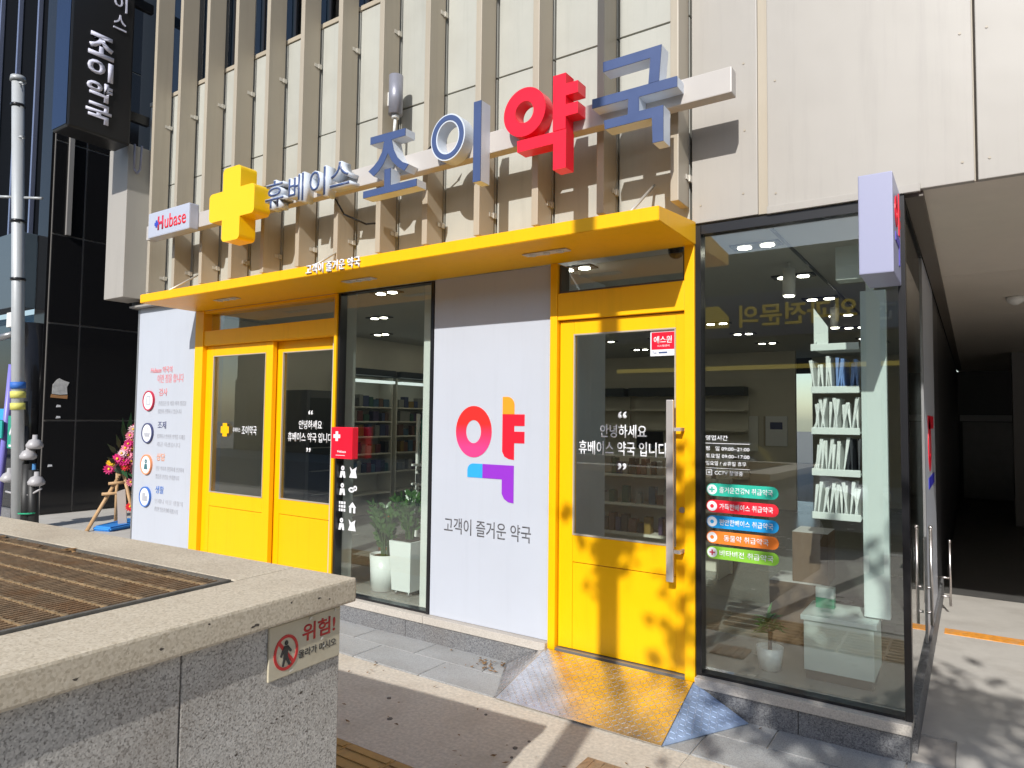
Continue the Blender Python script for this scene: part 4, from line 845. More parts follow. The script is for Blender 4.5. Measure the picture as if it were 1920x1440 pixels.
MB().cyl((-9.40, -0.30, 0.45), (-9.42, -0.33, 1.05), 0.035, n=12).build("blue_conduit", mat("conduit_blue", (0.10, 0.30, 0.62), 0.4), UP)
MB().tube([(-9.62, -0.52, 0.72), (-9.5, -0.48, 0.70), (-9.38, -0.36, 0.68), (-9.27, -0.28, 0.76)], 0.012).build("grey_strap", INS, UP)
MB().ring(-9.47, -0.35, 0.15, 0.11, 0.14, 0.10, 0.46, 0.475, 20, 'z').build("green_tie", mat("tie_green", (0.02, 0.35, 0.18), 0.5), UP)
# leaning banner pole
BP = thing("banner_pole", "violet banner pole leaning beside the grey pole at the left edge", "banner", (-11.4, 0.1, 0.0))
MB().cyl((-11.62, 0.10, 0.05), (-11.38, 0.12, 2.35), 0.045, n=12).build("pole", mat("banner_violet", (0.22, 0.20, 0.60), 0.4), BP)
MB().cyl((-11.62, 0.10, 0.0), (-11.62, 0.10, 0.05), 0.13, n=16).build("foot", BLACKF, BP)
box("flag_patch", mat("patch_teal", (0.02, 0.35, 0.32), 0.5), BP, -11.52, -11.38, 0.03, 0.05, 1.3, 1.55)

# ================================================================== FLOWER STAND
FS = thing("flower_stand", "congratulatory flower stand on a wooden easel in the alley beside the white panel", "flower stand", (-8.75, 0.28, 0.27))
WOOD = mat("easel_wood", (0.48, 0.30, 0.15), 0.6, var=0.15, vs=20)
MB().cyl((-8.7, -0.02, 0.27), (-8.7, 0.35, 0.93), 0.022, n=10).build("leg", WOOD, FS)
MB().cyl((-8.5, 0.46, 0.27), (-8.65, 0.36, 0.93), 0.02, n=10).build("leg", WOOD, FS)
MB().cyl((-9.0, 0.46, 0.27), (-8.8, 0.36, 0.93), 0.02, n=10).build("leg", WOOD, FS)
MB().cyl((-8.68, 0.13, 0.70), (-8.62, 0.50, 0.70), 0.018, n=10).build("crossbar", WOOD, FS); MB().cyl((-8.68, 0.20, 0.82), (-8.62, 0.40, 0.83), 0.018, n=10).build("crossbar", WOOD, FS)
RIB = mat("ribbon_cream", (0.62, 0.55, 0.50), 0.6)
MB().hexa([(-8.62, 0.30, 0.32), (-8.60, 0.40, 0.27), (-8.61, 0.41, 0.27), (-8.63, 0.31, 0.32), (-8.62, 0.27, 0.72), (-8.60, 0.36, 0.75), (-8.61, 0.37, 0.75), (-8.63, 0.28, 0.72)]).build("ribbon", RIB, FS)
MB().hexa([(-8.66, 0.26, 1.00), (-8.6, 0.56, 1.42), (-8.61, 0.57, 1.42), (-8.67, 0.27, 1.0), (-8.66, 0.24, 1.04), (-8.6, 0.54, 1.47), (-8.61, 0.55, 1.47), (-8.67, 0.25, 1.04)]).build("ribbon", mat("ribbon_pink", (0.72, 0.42, 0.50), 0.6), FS)
MB().ball((-8.7, 0.38, 1.02), 0.12, 0.8, 10, 0.1).build("foam_core", mat("leaf_dark_core", (0.03, 0.07, 0.04), 0.7), FS)
FC = {"magenta": (0.62, 0.02, 0.18), "pink": (0.72, 0.22, 0.32), "yellow": (0.78, 0.50, 0.03), "red": (0.65, 0.02, 0.03), "pale": (0.78, 0.55, 0.58)}
def flower(c, r_, colr):
    q = MB(); n = 12; cx = Vector(c)
    d = Vector((0.8, -0.5, 0.2)).normalized(); d = (d + Vector((random.uniform(-.3, .3), random.uniform(-.3, .3), random.uniform(-.2, .4)))).normalized()
    e1 = d.cross(Vector((0, 0, 1))).normalized(); e2 = d.cross(e1)
    for ring_ in range(2):
        for i in range(n):
            a = 2 * math.pi * (i + ring_ * 0.5) / n; o = e1 * math.cos(a) + e2 * math.sin(a); t = e1 * -math.sin(a) + e2 * math.cos(a); rr = r_ * (1 - 0.3 * ring_)
            q.quad(cx + d * 0.008 * ring_, cx + o * rr * 0.6 + t * rr * 0.22 + d * (0.012 + 0.01 * ring_), cx + o * rr + d * (0.004 + 0.02 * ring_), cx + o * rr * 0.6 - t * rr * 0.22 + d * (0.012 + 0.01 * ring_))
    f = q.build("flower", mat("petal_" + colr, FC[colr], 0.6), FS, fixn=False)
    MB().ball(cx + d * 0.02, r_ * 0.22, 1, 8).build("flower_centre", mat("petal_yellow", FC["yellow"], 0.6), f)
for c, r_, k in (((-8.62, 0.17, 1.00), 0.055, "magenta"), ((-8.62, 0.19, 1.07), 0.045, "yellow"), ((-8.58, 0.25, 1.12), 0.06, "magenta"), ((-8.56, 0.31, 1.09), 0.06, "magenta"), ((-8.56, 0.36, 1.16), 0.06, "pink"), ((-8.55, 0.40, 1.08), 0.055, "pink"), ((-8.58, 0.34, 1.24), 0.06, "pink"), ((-8.55, 0.42, 1.26), 0.055, "yellow"), ((-8.57, 0.40, 1.34), 0.06, "pale"), ((-8.57, 0.44, 1.42), 0.055, "pink"), ((-8.55, 0.43, 1.18), 0.05, "magenta"), ((-8.56, 0.40, 0.83), 0.045, "pink"), ((-8.56, 0.41, 0.53), 0.05, "red"), ((-8.58, 0.46, 1.50), 0.05, "magenta"), ((-8.57, 0.29, 1.18), 0.05, "pale"), ((-8.56, 0.36, 1.30), 0.05, "magenta"), ((-8.56, 0.44, 0.98), 0.05, "pink"), ((-8.57, 0.38, 1.40), 0.05, "pink"), ((-8.56, 0.33, 1.03), 0.05, "red"), ((-8.57, 0.41, 1.47), 0.05, "pale")): flower(c, r_ * 1.25, k)
LG = leaf_mat("stand_leaf", (0.025, 0.08, 0.04), (0.05, 0.16, 0.05))
for (c, d) in (((-8.65, 0.30, 1.15), (0.1, -0.20, 0.16)), ((-8.65, 0.32, 1.2), (0.1, -0.12, 0.22)), ((-8.66, 0.36, 1.3), (0.05, -0.06, 0.32)), ((-8.66, 0.40, 1.35), (0.05, 0.0, 0.34)), ((-8.64, 0.38, 1.32), (0.1, -0.12, 0.25)), ((-8.62, 0.30, 1.02), (0.1, 0.05, -0.14)), ((-8.62, 0.38, 1.0), (0.1, 0.03, -0.12)), ((-8.62, 0.27, 1.05), (0.1, -0.18, 0.10))):
    c = Vector(c); d = Vector(d); s = d.cross(Vector((1, 0, 0.1))).normalized() * 0.03
    MB().quad(c, c + d * 0.5 + s, c + d, c + d * 0.5 - s).build("leaf", LG, FS, fixn=False)
BT = thing("folded_tarp", "bright blue folded sheet lying on the ground under the flower stand", "tarp", (-8.75, 0.3, 0.27))
tb = MB().hexa([(-8.45, 0.12, 0.275), (-8.72, 0.04, 0.275), (-8.95, 0.60, 0.275), (-8.62, 0.66, 0.275), (-8.45, 0.13, 0.325), (-8.70, 0.06, 0.33), (-8.95, 0.59, 0.345), (-8.63, 0.64, 0.335)])
bmesh.ops.bevel(tb.bm, geom=tb.bm.edges[:], offset=0.018, segments=3, affect='EDGES'); tb.build("sheet", mat("tarp_blue", (0.03, 0.22, 0.62), 0.5, var=0.1, vs=6, ripple=0.3), BT)

# ================================================================== INTERIOR
LAMP = mat("lit_downlight", (0.9, 0.9, 0.85), 0.5, emit=(1.0, 0.93, 0.78), es=22.0)
rl = None
def recessed(x, y, lab, grp):
    global rl
    if rl is None:
        rl = thing("recessed_light", lab, "ceiling light", (x, y, 2.85), 0, grp)
        box("trim", mat("lamp_trim_dark", (0.05, 0.05, 0.05), 0.5), rl, x - 0.16, x + 0.16, y - 0.07, y + 0.07, 2.838, 2.8495)
        for k in (-0.075, 0.075): MB().cyl((x + k, y, 2.8375), (x + k, y, 2.832), 0.045, n=18).build("lamp", LAMP, rl)
        return rl
    o = copy_tree(rl, None, (x, y, 2.85)); o['label'] = lab; o['group'] = grp; return o
rows = [0.69, 1.85, 3.05, 4.25, 5.4, 6.7]
names = ["nearest the street", "in the second row from the glass", "in the third row from the glass", "in the fourth row from the glass", "in the fifth row from the glass", "in the deepest row of the shop"]
for ri, y in enumerate(rows):
    for x in (-1.19, -2.56, -3.75, -4.6, -5.85, -7.0):
        recessed(x, y, "twin recessed ceiling light inside the shop, " + names[ri], "ceiling lights " + names[ri])
for (x, y, lab) in ((-1.12, 1.35, "white cylinder spotlight under the ceiling behind the corner glass"), (-1.12, 3.4, "second white cylinder spotlight deeper behind the corner glass"), (-6.2, 3.6, "white cylinder spotlight above the left wall shelves")):
    t = thing("cylinder_spotlight", lab, "ceiling light", (x, y, 2.6), 0, "cylinder spotlights in the shop")
    MB().cyl((x, y, 2.60), (x, y, 2.80), 0.045, n=20).build("lamp_body", WHITE2, t); MB().cyl((x, y, 2.80), (x, y, 2.848), 0.012).build("stem", WHITE2, t); MB().cyl((x, y, 2.599), (x, y, 2.592), 0.035, n=18).build("lamp", LAMP, t)
dc = thing("dome_camera", "dark dome camera behind the glass above the yellow door", "camera", (-1.62, 0.35, 2.75))
MB().cyl((-1.62, 0.35, 2.81), (-1.62, 0.35, 2.849), 0.07, n=20).build("base", WHITE2, dc); MB().ball((-1.62, 0.35, 2.79), 0.055, 1, 14).build("dome", BLACKF, dc)

# product packs
PCOL = [(0.13, 0.03, 0.03), (0.035, 0.05, 0.12), (0.20, 0.13, 0.03), (0.22, 0.22, 0.20), (0.03, 0.09, 0.06), (0.12, 0.06, 0.04), (0.06, 0.04, 0.09), (0.30, 0.28, 0.24), (0.02, 0.02, 0.022), (0.05, 0.10, 0.15)]
PM = []
PNAME = ["dark red", "navy", "mustard", "grey", "dark green", "brown", "purple", "cream", "black", "teal"]
for i, c in enumerate(PCOL):
    q = MB().box(-0.5, 0.5, -0.5, 0.5, 0, 1, 0.03); m = mat("pack_print_%d" % i, c, 0.4, var=0.3, vs=30); me = q.mesh("medicine_pack", m)
    me.materials.append(mat("pack_label", (0.6, 0.6, 0.56), 0.4, var=0.2, vs=40))
    PM.append(me)
def packs(n, p0, p1, depth_dir, lab, grp, hmin=0.09, hmax=0.17, wmin=0.04, wmax=0.09):
    p0 = Vector(p0); p1 = Vector(p1); d = (p1 - p0); L_ = d.length; d.normalize(); t = 0.0; k = 0
    while k < n:
        w = random.uniform(wmin, wmax)
        if t + w > L_: break
        ci = random.randrange(len(PM)); o = bpy.data.objects.new("medicine_pack", PM[ci]); COL.objects.link(o)
        o.location = p0 + d * (t + w / 2); o.scale = (w * 0.94, random.uniform(0.07, 0.11), random.uniform(hmin, hmax))
        o.rotation_euler = (0, 0, math.atan2(d.y, d.x) + random.uniform(-.05, .05)); tag(o, PNAME[ci] + " " + lab, "package", grp)
        t += w + (random.uniform(0.0, 0.012) if random.random() < 0.85 else 0.08); k += 1
SHW = mat("shelf_laminate", (0.62, 0.59, 0.50), 0.5, var=0.02)
STRIP = mat("shelf_light_strip", (0.8, 0.8, 0.78), 0.5, emit=(0.85, 0.95, 0.92), es=1.0)
def wall_shelf(y0, y1, lab, idx):
    t = thing("wall_shelf", lab, "shelf", (-7.4, (y0 + y1) / 2, 0.196), 0, "shelves on the left wall")
    box("back_panel", SHW, t, -7.598, -7.58, y0, y1, 0.197, 2.25)
    for yy_ in (y0, y1 - 0.02): box("side_panel", SHW, t, -7.579, -7.30, yy_, yy_ + 0.02, 0.197, 2.25)
    box("header", mat("shelf_header_dark", (0.02, 0.025, 0.025), 0.35), t, -7.579, -7.22, y0, y1, 2.26, 2.36, 0.02)
    box("light_strip", STRIP, t, -7.32, -7.22, y0 + 0.04, y1 - 0.04, 2.16, 2.20)
    for k, z in enumerate((0.55, 0.85, 1.13, 1.38, 1.60, 1.81)):
        box("shelf_board", SHW, t, -7.578, -7.28, y0 + 0.021, y1 - 0.021, z - 0.02, z)
        if z > 0.8: packs(8, (-7.37, y1 - 0.05, z), (-7.37, y0 + 0.05, z), None, "small pack on the %s shelf of the %s" % (("", "lowest stocked", "second", "middle", "upper", "top")[k], idx), "packs on the left wall shelves", 0.1, 0.18, 0.06, 0.12)
wall_shelf(2.72, 3.62, "white wall shelf with dark header seen left in the display window", "second wall unit")
wall_shelf(3.70, 4.60, "white wall shelf with dark header deepest on the left wall", "third wall unit")
# gondola seen through the yellow door
GD = thing("display_shelf", "low pale display shelf stocked with packs behind the yellow door", "shelf", (-3.0, 2.6, 0.196))
box("back_panel", SHW, GD, -4.3, -1.95, 2.72, 2.75, 0.197, 1.35)
for k, z in enumerate((0.54, 0.83, 1.12)):
    box("shelf_board", SHW, GD, -4.3, -1.95, 2.38, 2.719, z - 0.025, z)
    packs(30, (-3.7, 2.46, z), (-1.98, 2.46, z), None, "pack on the %s board of the display shelf behind the yellow door" % ("lowest", "middle", "top")[k], "packs on the display shelf", 0.09, 0.18)
for x in (-4.3, -1.97): box("side_panel", SHW, GD, x - 0.021, x - 0.001, 2.38, 2.75, 0.197, 1.35)
# back wall shelves with dark headers
for i, x in enumerate((-5.9, -4.8, -3.7)):
    t = thing("back_shelf", ("leftmost", "middle", "rightmost")[i] + " dark headed medicine shelf on the back wall", "shelf", (x, 8.0, 0.196), 0, "back wall shelves")
    box("back_panel", SHW, t, x - 0.5, x + 0.5, 8.05, 8.098, 0.197, 2.1); box("header", mat("shelf_header_dark", (0.02, 0.025, 0.025), 0.35), t, x - 0.5, x + 0.5, 7.75, 8.049, 2.1, 2.25)
    for z in (0.7, 1.1, 1.5, 1.85):
        box("shelf_board", SHW, t, x - 0.5, x + 0.5, 7.8, 8.049, z - 0.02, z)
# dispensing counter
CN = thing("counter", "long pale service counter at the back of the shop", "counter", (-4.9, 5.4, 0.196))
box("front_panel", mat("counter_front", (0.50, 0.46, 0.38), 0.5, var=0.03), CN, -6.4, -3.2, 5.1, 5.7, 0.197, 1.10, 0.01); box("counter_top", WHITE2, CN, -6.45, -3.15, 5.05, 5.75, 1.105, 1.14, 0.006)
MN = thing("monitor", "black monitor standing on the service counter", "monitor", (-3.9, 5.4, 1.14)); box("screen", BLACKF, MN, -4.1, -3.7, 5.38, 5.42, 1.25, 1.5, 0.005); box("stand", BLACKF, MN, -3.95, -3.85, 5.35, 5.45, 1.14, 1.25)
# refrigerator behind the sliding door
FG = thing("drinks_fridge", "dark glass fronted fridge with a white light strip behind the sliding door", "fridge", (-7.25, 2.1, 0.196))
box("cabinet", mat("fridge_grey", (0.10, 0.10, 0.10), 0.4), FG, -7.59, -7.05, 1.80, 2.38, 0.197, 2.0, 0.01)
box("inner_back", mat("fridge_inner", (0.015, 0.017, 0.017), 0.4), FG, -7.049, -7.046, 1.85, 2.33, 0.3, 1.9)
for z in (0.65, 0.95, 1.25): box("shelf", ALU, FG, -7.045, -7.0, 1.86, 2.30, z, z + 0.012)
for k in range(30): box("led", mat("led_white", (0.9, 0.9, 0.9), 0.5, emit=(0.8, 1.0, 0.95), es=2.0), FG, -7.04, -7.03, 2.31, 2.325, 0.4 + k * 0.035, 0.415 + k * 0.035)
# framed notices on the back wall
for i, (x, z0, z1, w) in enumerate(((-3.45, 1.15, 1.75, 0.8), (-2.75, 1.25, 1.75, 0.35))):
    t = thing("wall_poster", ("wide pale board on the back wall", "narrow framed notice with print on the back wall")[i], "poster", (x, 8.09, z0)); box("board", TXTW if i else WHITE2, t, x - w / 2, x + w / 2, 8.07, 8.098, z0, z1)
    if i: box("frame", FIN, t, x - w / 2 - 0.03, x - w / 2 - 0.001, 8.06, 8.098, z0, z1); box("print_block", NAVY, t, x - 0.1, x + 0.1, 8.066, 8.069, z0 + 0.28, z0 + 0.40)

# planted pots in the left window
ZL = leaf_mat("zz_leaf", (0.03, 0.08, 0.02), (0.08, 0.17, 0.04), 0.3); STEM = mat("plant_stem", (0.05, 0.10, 0.03), 0.5); SOIL = mat("soil", (0.05, 0.035, 0.025), 0.9, bump=0.5)
POTW = mat("white_glazed_pot", (0.84, 0.85, 0.83), 0.3)
def zz(t, cx, cy, z0, n, hmin, hmax, spread, leafm=ZL, ln=0.06):
    fol = MB(); stem = MB()
    for i in range(n):
        a = 2 * math.pi * i / n + random.uniform(-.3, .3); h_ = random.uniform(hmin, hmax); sp = random.uniform(0.4, 1.0) * spread
        pts = []
        for k in range(9):
            s = k / 8; pts.append(Vector((cx + math.cos(a) * (0.03 + sp * s * s), cy + math.sin(a) * (0.03 + sp * s * s), z0 + h_ * (s - 0.12 * s * s))))
        for k in range(8): stem.cyl(pts[k], pts[k + 1], 0.007 * (1 - 0.08 * k), n=6, caps=False)
        for k in range(2, 9):
            d = (pts[k] - pts[k - 1]).normalized(); s_ = d.cross(Vector((0, 0, 1)) + Vector((random.uniform(-.4, .4), random.uniform(-.4, .4), 0))).normalized()
            for sg in (-1, 1):
                L_ = ln * random.uniform(0.8, 1.25); ld = (s_ * sg * 0.7 + d * 0.8 + Vector((random.uniform(-.2, .2), random.uniform(-.2, .2), random.uniform(-.1, .2)))).normalized(); w = ld.cross(d).normalized().cross(ld).normalized() * L_ * 0.21; up_ = Vector((0, 0, 0.006))
                c = pts[k]; m1 = c + ld * L_ * 0.35; m2 = c + ld * L_ * 0.7
                V_ = [fol.bm.verts.new(p) for p in (c, m1 + w, m1 - up_, m1 - w, m2 + w * 0.8, m2 - up_, m2 - w * 0.8, c + ld * L_ - up_)]
                for f in ((0, 1, 2), (0, 2, 3), (1, 4, 5, 2), (2, 5, 6, 3), (4, 7, 5), (5, 7, 6)): fol.bm.faces.new([V_[x] for x in f])
    stem.build("stems", STEM, t); o = fol.build("foliage", leafm, t, fixn=False); return o
P1 = thing("potted_plant", "leafy green plant in a round white pot in the display window", "plant", (-4.20, 0.33, 0.196))
MB().lathe([(0.115, 0.002), (0.13, 0.30), (0.12, 0.30), (0.118, 0.27)], (-4.20, 0.33, 0.196), 28).build("pot", POTW, P1); MB().cyl((-4.20, 0.33, 0.45), (-4.20, 0.33, 0.475), 0.117, n=20).build("soil", SOIL, P1)
zz(P1, -4.20, 0.33, 0.47, 15, 0.30, 0.54, 0.13, ln=0.075)
P2 = thing("potted_plant", "leafy green plant in a tall square white planter on castors in the display window", "plant", (-3.93, 0.33, 0.196))
MB().hexa([(-4.03, 0.24, 0.235), (-3.83, 0.24, 0.235), (-3.83, 0.44, 0.235), (-4.03, 0.44, 0.235), (-4.05, 0.22, 0.64), (-3.81, 0.22, 0.64), (-3.81, 0.46, 0.64), (-4.05, 0.46, 0.64)]).build("pot", POTW, P2)
box("soil", SOIL, P2, -4.03, -3.83, 0.24, 0.44, 0.641, 0.648)
for a in (-4.00, -3.86):
    for b in (0.27, 0.41): MB().cyl((a - 0.012, b, 0.215), (a + 0.012, b, 0.215), 0.019, n=12).build("castor", ALU, P2)
zz(P2, -3.93, 0.34, 0.645, 14, 0.26, 0.46, 0.11, ln=0.075)

# cone behind the window, folded leaflets table
CO = thing("orange_stand", "small orange and white cone shaped stand inside the display window", "stand", (-4.62, 0.75, 0.196)); MB().cyl((-4.62, 0.75, 0.2), (-4.62, 0.75, 0.75), 0.06, 0.05, n=14).build("body", mat("stand_orange", (0.70, 0.22, 0.04), 0.5), CO); MB().cyl((-4.62, 0.75, 0.196), (-4.62, 0.75, 0.2), 0.10, n=14).build("foot", BLACKF, CO); MB().cyl((-4.62, 0.75, 0.45), (-4.62, 0.75, 0.55), 0.0605, n=14).build("band", TXTW, CO)
TB = thing("leaflet_rack", "white rack holding leaflets and yellow packs in the display window", "rack", (-4.6, 1.6, 0.196))
for x in (-4.95, -4.37): box("post", WHITE2, TB, x - 0.015, x + 0.015, 1.55, 1.58, 0.197, 1.7)
for z in (0.55, 0.95, 1.15): box("tray", WHITE2, TB, -4.934, -4.386, 1.45, 1.70, z, z + 0.02)
box("back_board", mat("rack_teal", (0.05, 0.25, 0.21), 0.5), TB, -4.93, -4.82, 1.59, 1.60, 1.18, 1.65)
for i, (x, z, c, nm) in enumerate(((-4.82, 0.97, 3, "white"), (-4.62, 0.97, 2, "yellow"), (-4.48, 0.57, 9, "blue"), (-4.75, 1.17, 7, "cream"))):
    o = bpy.data.objects.new("leaflet_box", PM[c]); COL.objects.link(o); o.location = (x, 1.55, z); o.scale = (0.16, 0.14, 0.10); tag(o, nm + " leaflet box standing on the white window rack", "box", "boxes on the window rack")

# mask rack at the corner
MK = thing("mask_rack", "white display rack with tilted trays of hanging packs behind the corner glass", "rack", (-0.62, 0.55, 0.196))
box("back_post", mat("rack_white", (0.62, 0.68, 0.66), 0.4), MK, -0.53, -0.40, 0.38, 0.44, 0.57, 2.42, 0.004)
MKW = mat("rack_tray_white", (0.70, 0.74, 0.71), 0.4)
PKM = [mat("pack_white_film", (0.72, 0.74, 0.72), 0.3, var=0.1, vs=40), mat("pack_blue_film", (0.16, 0.26, 0.52), 0.3, var=0.2, vs=40), mat("pack_black_film", (0.03, 0.03, 0.035), 0.3)]
for ti, z in enumerate((1.12, 1.37, 1.61, 1.85, 2.10)):
    box("tray", MKW, MK, -0.78, -0.535, 0.36, 0.60, z - 0.012, z + 0.0, 0.003)
    box("tray_lip", MKW, MK, -0.79, -0.535, 0.335, 0.359, z - 0.018, z + 0.022, 0.003)
    MB().prism([(0.36, z), (0.60, z), (0.60, z + 0.10)], -0.792, -0.782, 'x').build("tray_end", MKW, MK)
    if ti == 4: continue
    for k in range(13):
        hh = random.uniform(0.15, 0.205); wv = random.uniform(0.07, 0.105)
        o = MB().hexa([(-0.003, -wv, 0), (0.003, -wv, 0), (0.003, 0.08, 0), (-0.003, 0.08, 0), (-0.011, -wv * 0.8, hh), (0.009, -wv * 0.8, hh), (0.007, 0.07, hh), (-0.009, 0.07, hh)])
        bmesh.ops.bevel(o.bm, geom=o.bm.edges[:], offset=0.002, segments=1, affect='EDGES')
        m_ = PKM[1] if (k > 5 and ti == 3) else (PKM[2] if ti == 1 and k > 8 else PKM[0])
        ob = o.build("mask_pack", m_); ob.location = (-0.772 + k * 0.0182, 0.46, z + 0.003); ob.rotation_euler = (random.uniform(-.05, .05), random.uniform(-.16, .16), random.uniform(-.12, .12))
        tag(ob, "thin %s pack standing in the %s tray of the mask rack" % ("white" if m_ is PKM[0] else ("blue" if m_ is PKM[1] else "black"), ("lowest", "second lowest", "middle", "upper")[ti]), "package", "packs on the mask rack")
MB().prism([(-0.80, 2.36), (-0.72, 2.24), (-0.72, 2.12), (-0.80, 2.12)], 0.50, 0.512).build("top_card", MKW, MK)
box("top_sign", MKW, MK, -0.66, -0.47, 0.40, 0.52, 2.50, 2.70, 0.004); box("sign_post", MKW, MK, -0.50, -0.46, 0.39, 0.43, 2.421, 2.499)
CBN = thing("white_cabinet", "low white cabinet standing behind the corner glass under the rack", "cabinet", (-0.66, 0.42, 0.196))
box("body", mat("cabinet_white", (0.66, 0.74, 0.70), 0.35), CBN, -0.83, -0.47, 0.27, 0.62, 0.25, 0.53, 0.004); box("top", mat("cabinet_white", (0.66, 0.74, 0.70), 0.35), CBN, -0.845, -0.455, 0.255, 0.635, 0.531, 0.56, 0.004); box("plinth", BLACKF, CBN, -0.82, -0.48, 0.285, 0.61, 0.196, 0.249)
P3 = thing("potted_plant", "small palm like plant in a white pot behind the corner glass", "plant", (-1.03, 0.32, 0.196))
MB().lathe([(0.06, 0.002), (0.078, 0.13), (0.072, 0.13), (0.07, 0.11)], (-1.03, 0.32, 0.196), 24).build("pot", POTW, P3); MB().cyl((-1.03, 0.32, 0.30), (-1.03, 0.32, 0.305), 0.069, n=16).build("soil", SOIL, P3)
MB().cyl((-1.03, 0.32, 0.30), (-1.03, 0.33, 0.41), 0.012, n=8).build("trunk", mat("plant_trunk", (0.10, 0.05, 0.03), 0.8), P3)
q = MB()
for i in range(46):
    a = random.random() * 6.28; e = random.uniform(-0.3, 1.0); d = Vector((math.cos(a) * math.cos(e), math.sin(a) * math.cos(e), math.sin(e))); c = Vector((-1.03 + random.uniform(-.02, .02), 0.32 + random.uniform(-.02, .02), 0.40 + random.uniform(0, 0.09))); L_ = random.uniform(0.08, 0.14); s = d.cross(Vector((0, 0, 1))).normalized() * 0.011
    q.quad(c, c + d * L_ * 0.5 + s, c + d * L_ + Vector((0, 0, -0.02)), c + d * L_ * 0.5 - s)
q.build("foliage", leaf_mat("palm_leaf", (0.03, 0.12, 0.03), (0.08, 0.24, 0.05), 0.35), P3, fixn=False)
CARD = mat("cardboard", (0.15, 0.095, 0.058), 0.8, var=0.08, vs=10)
for i, (x0, x1, y0, y1, z0, z1, lab) in enumerate(((-1.16, -0.84, 0.86, 1.2, 0.197, 0.60, "brown carton on the floor beside the white cabinet"), (-1.02, -0.80, 0.9, 1.18, 0.603, 0.93, "upper brown carton stacked beside the mask rack"))):
    t = thing("carton", lab, "carton", ((x0 + x1) / 2, (y0 + y1) / 2, z0), 0, "stacked cartons"); box("body", CARD, t, x0, x1, y0, y1, z0, z1, 0.004); box("sunlit_top", mat("sunlit_carton_top", (0.62, 0.60, 0.58), 0.6, var=0.05), t, x0 + 0.002, x1 - 0.002, y0 + 0.002, y1 - 0.002, z1 + 0.0005, z1 + 0.003)  # pale top sheet paints sunlight onto the brown carton
t = thing("green_pack", "pale and green paper pack on the white cabinet", "package", (-0.80, 0.5, 0.56)); box("lower_wrap", mat("pack_green", (0.08, 0.36, 0.20), 0.5), t, -0.80, -0.70, 0.47, 0.53, 0.561, 0.62); box("upper_wrap", MKW, t, -0.80, -0.70, 0.47, 0.53, 0.621, 0.68)

# stainless pull bars along the passage wall
for i, (x, y, z0, z1, lab) in enumerate(((-0.19, 3.15, 0.08, 0.64, "tall stainless pull bar deeper along the passage wall"), (-0.245, 1.30, 0.35, 0.98, "stainless pull bar nearest the glass corner in the passage"))):
    t = thing("pull_bar", lab, "handle", (x, y, z0), 0, "pull bars in the passage")
    MB().cyl((x, y, z0), (x, y, z1), 0.010, n=14).build("bar", STEEL, t); MB().ball((x, y, z1), 0.014, 1, 10).build("cap", STEEL, t)
    for z in (z0 + 0.08, z0 + 0.24): MB().cyl((x, y, z), (-0.277, y - 0.0, z), 0.009).build("bracket", STEEL, t)

# ================================================================== STREET BEHIND THE CAMERA (lights, shades and mirrors in the glass)
SPOLE = thing("street_pole", "tall concrete utility pole at the kerb casting a thin shadow on the yellow door", "pole", (-0.92, -4.62, 0.0))
MB().cyl((-0.92, -4.62, 0.0), (-0.92, -4.62, 11.0), 0.075, 0.06, n=20).build("shaft", mat("concrete_pole", (0.34, 0.33, 0.31), 0.8, var=0.08), SPOLE)
MB().cyl((-1.7, -4.62, 10.2), (-0.1, -4.62, 10.2), 0.04, n=10).build("crossarm", ALU, SPOLE)
LEAF = leaf_mat("street_leaf", (0.03, 0.07, 0.015), (0.09, 0.13, 0.03), 0.5); BARK = mat("bark", (0.13, 0.10, 0.075), 0.9, var=0.3, vs=20, bump=0.8, bs=40)
def street_tree(name, lab, x, y, zt, z0, z1, rx, ry, n, seed, grp=None, tr=0.055, leaf_s=1.0, ox=0.0):
    rnd = random.Random(seed); t = thing(name, lab, "tree", (x, y, 0.0), 0, grp)
    tk = MB(); tk.cyl((x, y, 0), (x, y, zt), tr, tr * 0.75, n=14)
    tips = []
    for i in range(11):
        a = rnd.random() * 6.28; rr = rnd.uniform(0.35, 0.85); e = Vector((x + ox + math.cos(a) * rx * rr, y + math.sin(a) * ry * rr, rnd.uniform(z0 + 0.25 * (z1 - z0), z1 - 0.15))); b0 = Vector((x, y, zt - 0.5 * rnd.random()))
        m_ = b0.lerp(e, 0.5) + Vector((0, 0, 0.12)); tk.cyl(b0, m_, tr * 0.5, tr * 0.33, n=8); tk.cyl(m_, e, tr * 0.33, tr * 0.12, n=8); tips.append(e); tips.append(m_)
    tk.build("trunk", BARK, t)
    cl = [Vector((x + ox + rnd.uniform(-1, 1) * rx, y + rnd.uniform(-1, 1) * ry, rnd.uniform(z0, z1))) for _ in range(26)]
    cl = [c for c in cl if ((c.x - x - ox) / rx) ** 2 + ((c.y - y) / ry) ** 2 < 1.0] + tips
    f = MB()
    for i in range(n):
        c = rnd.choice(cl); g = 0.15 * (z1 - z0 + rx) / 2
        p = c + Vector((rnd.gauss(0, g), rnd.gauss(0, g), rnd.gauss(0, g * 0.6)))
        if p.z < z0 - 0.15: continue
        d = Vector((rnd.gauss(0, 1), rnd.gauss(0, 1), rnd.gauss(0, 0.6))).normalized(); s = d.cross(Vector((rnd.gauss(0, 1), rnd.gauss(0, 1), 1))).normalized(); L_ = rnd.uniform(0.06, 0.11) * leaf_s
        f.quad(p - d * L_ * 0.5, p + s * L_ * 0.32, p + d * L_ * 0.5, p - s * L_ * 0.32)
    f.build("crown", LEAF, t, fixn=False)
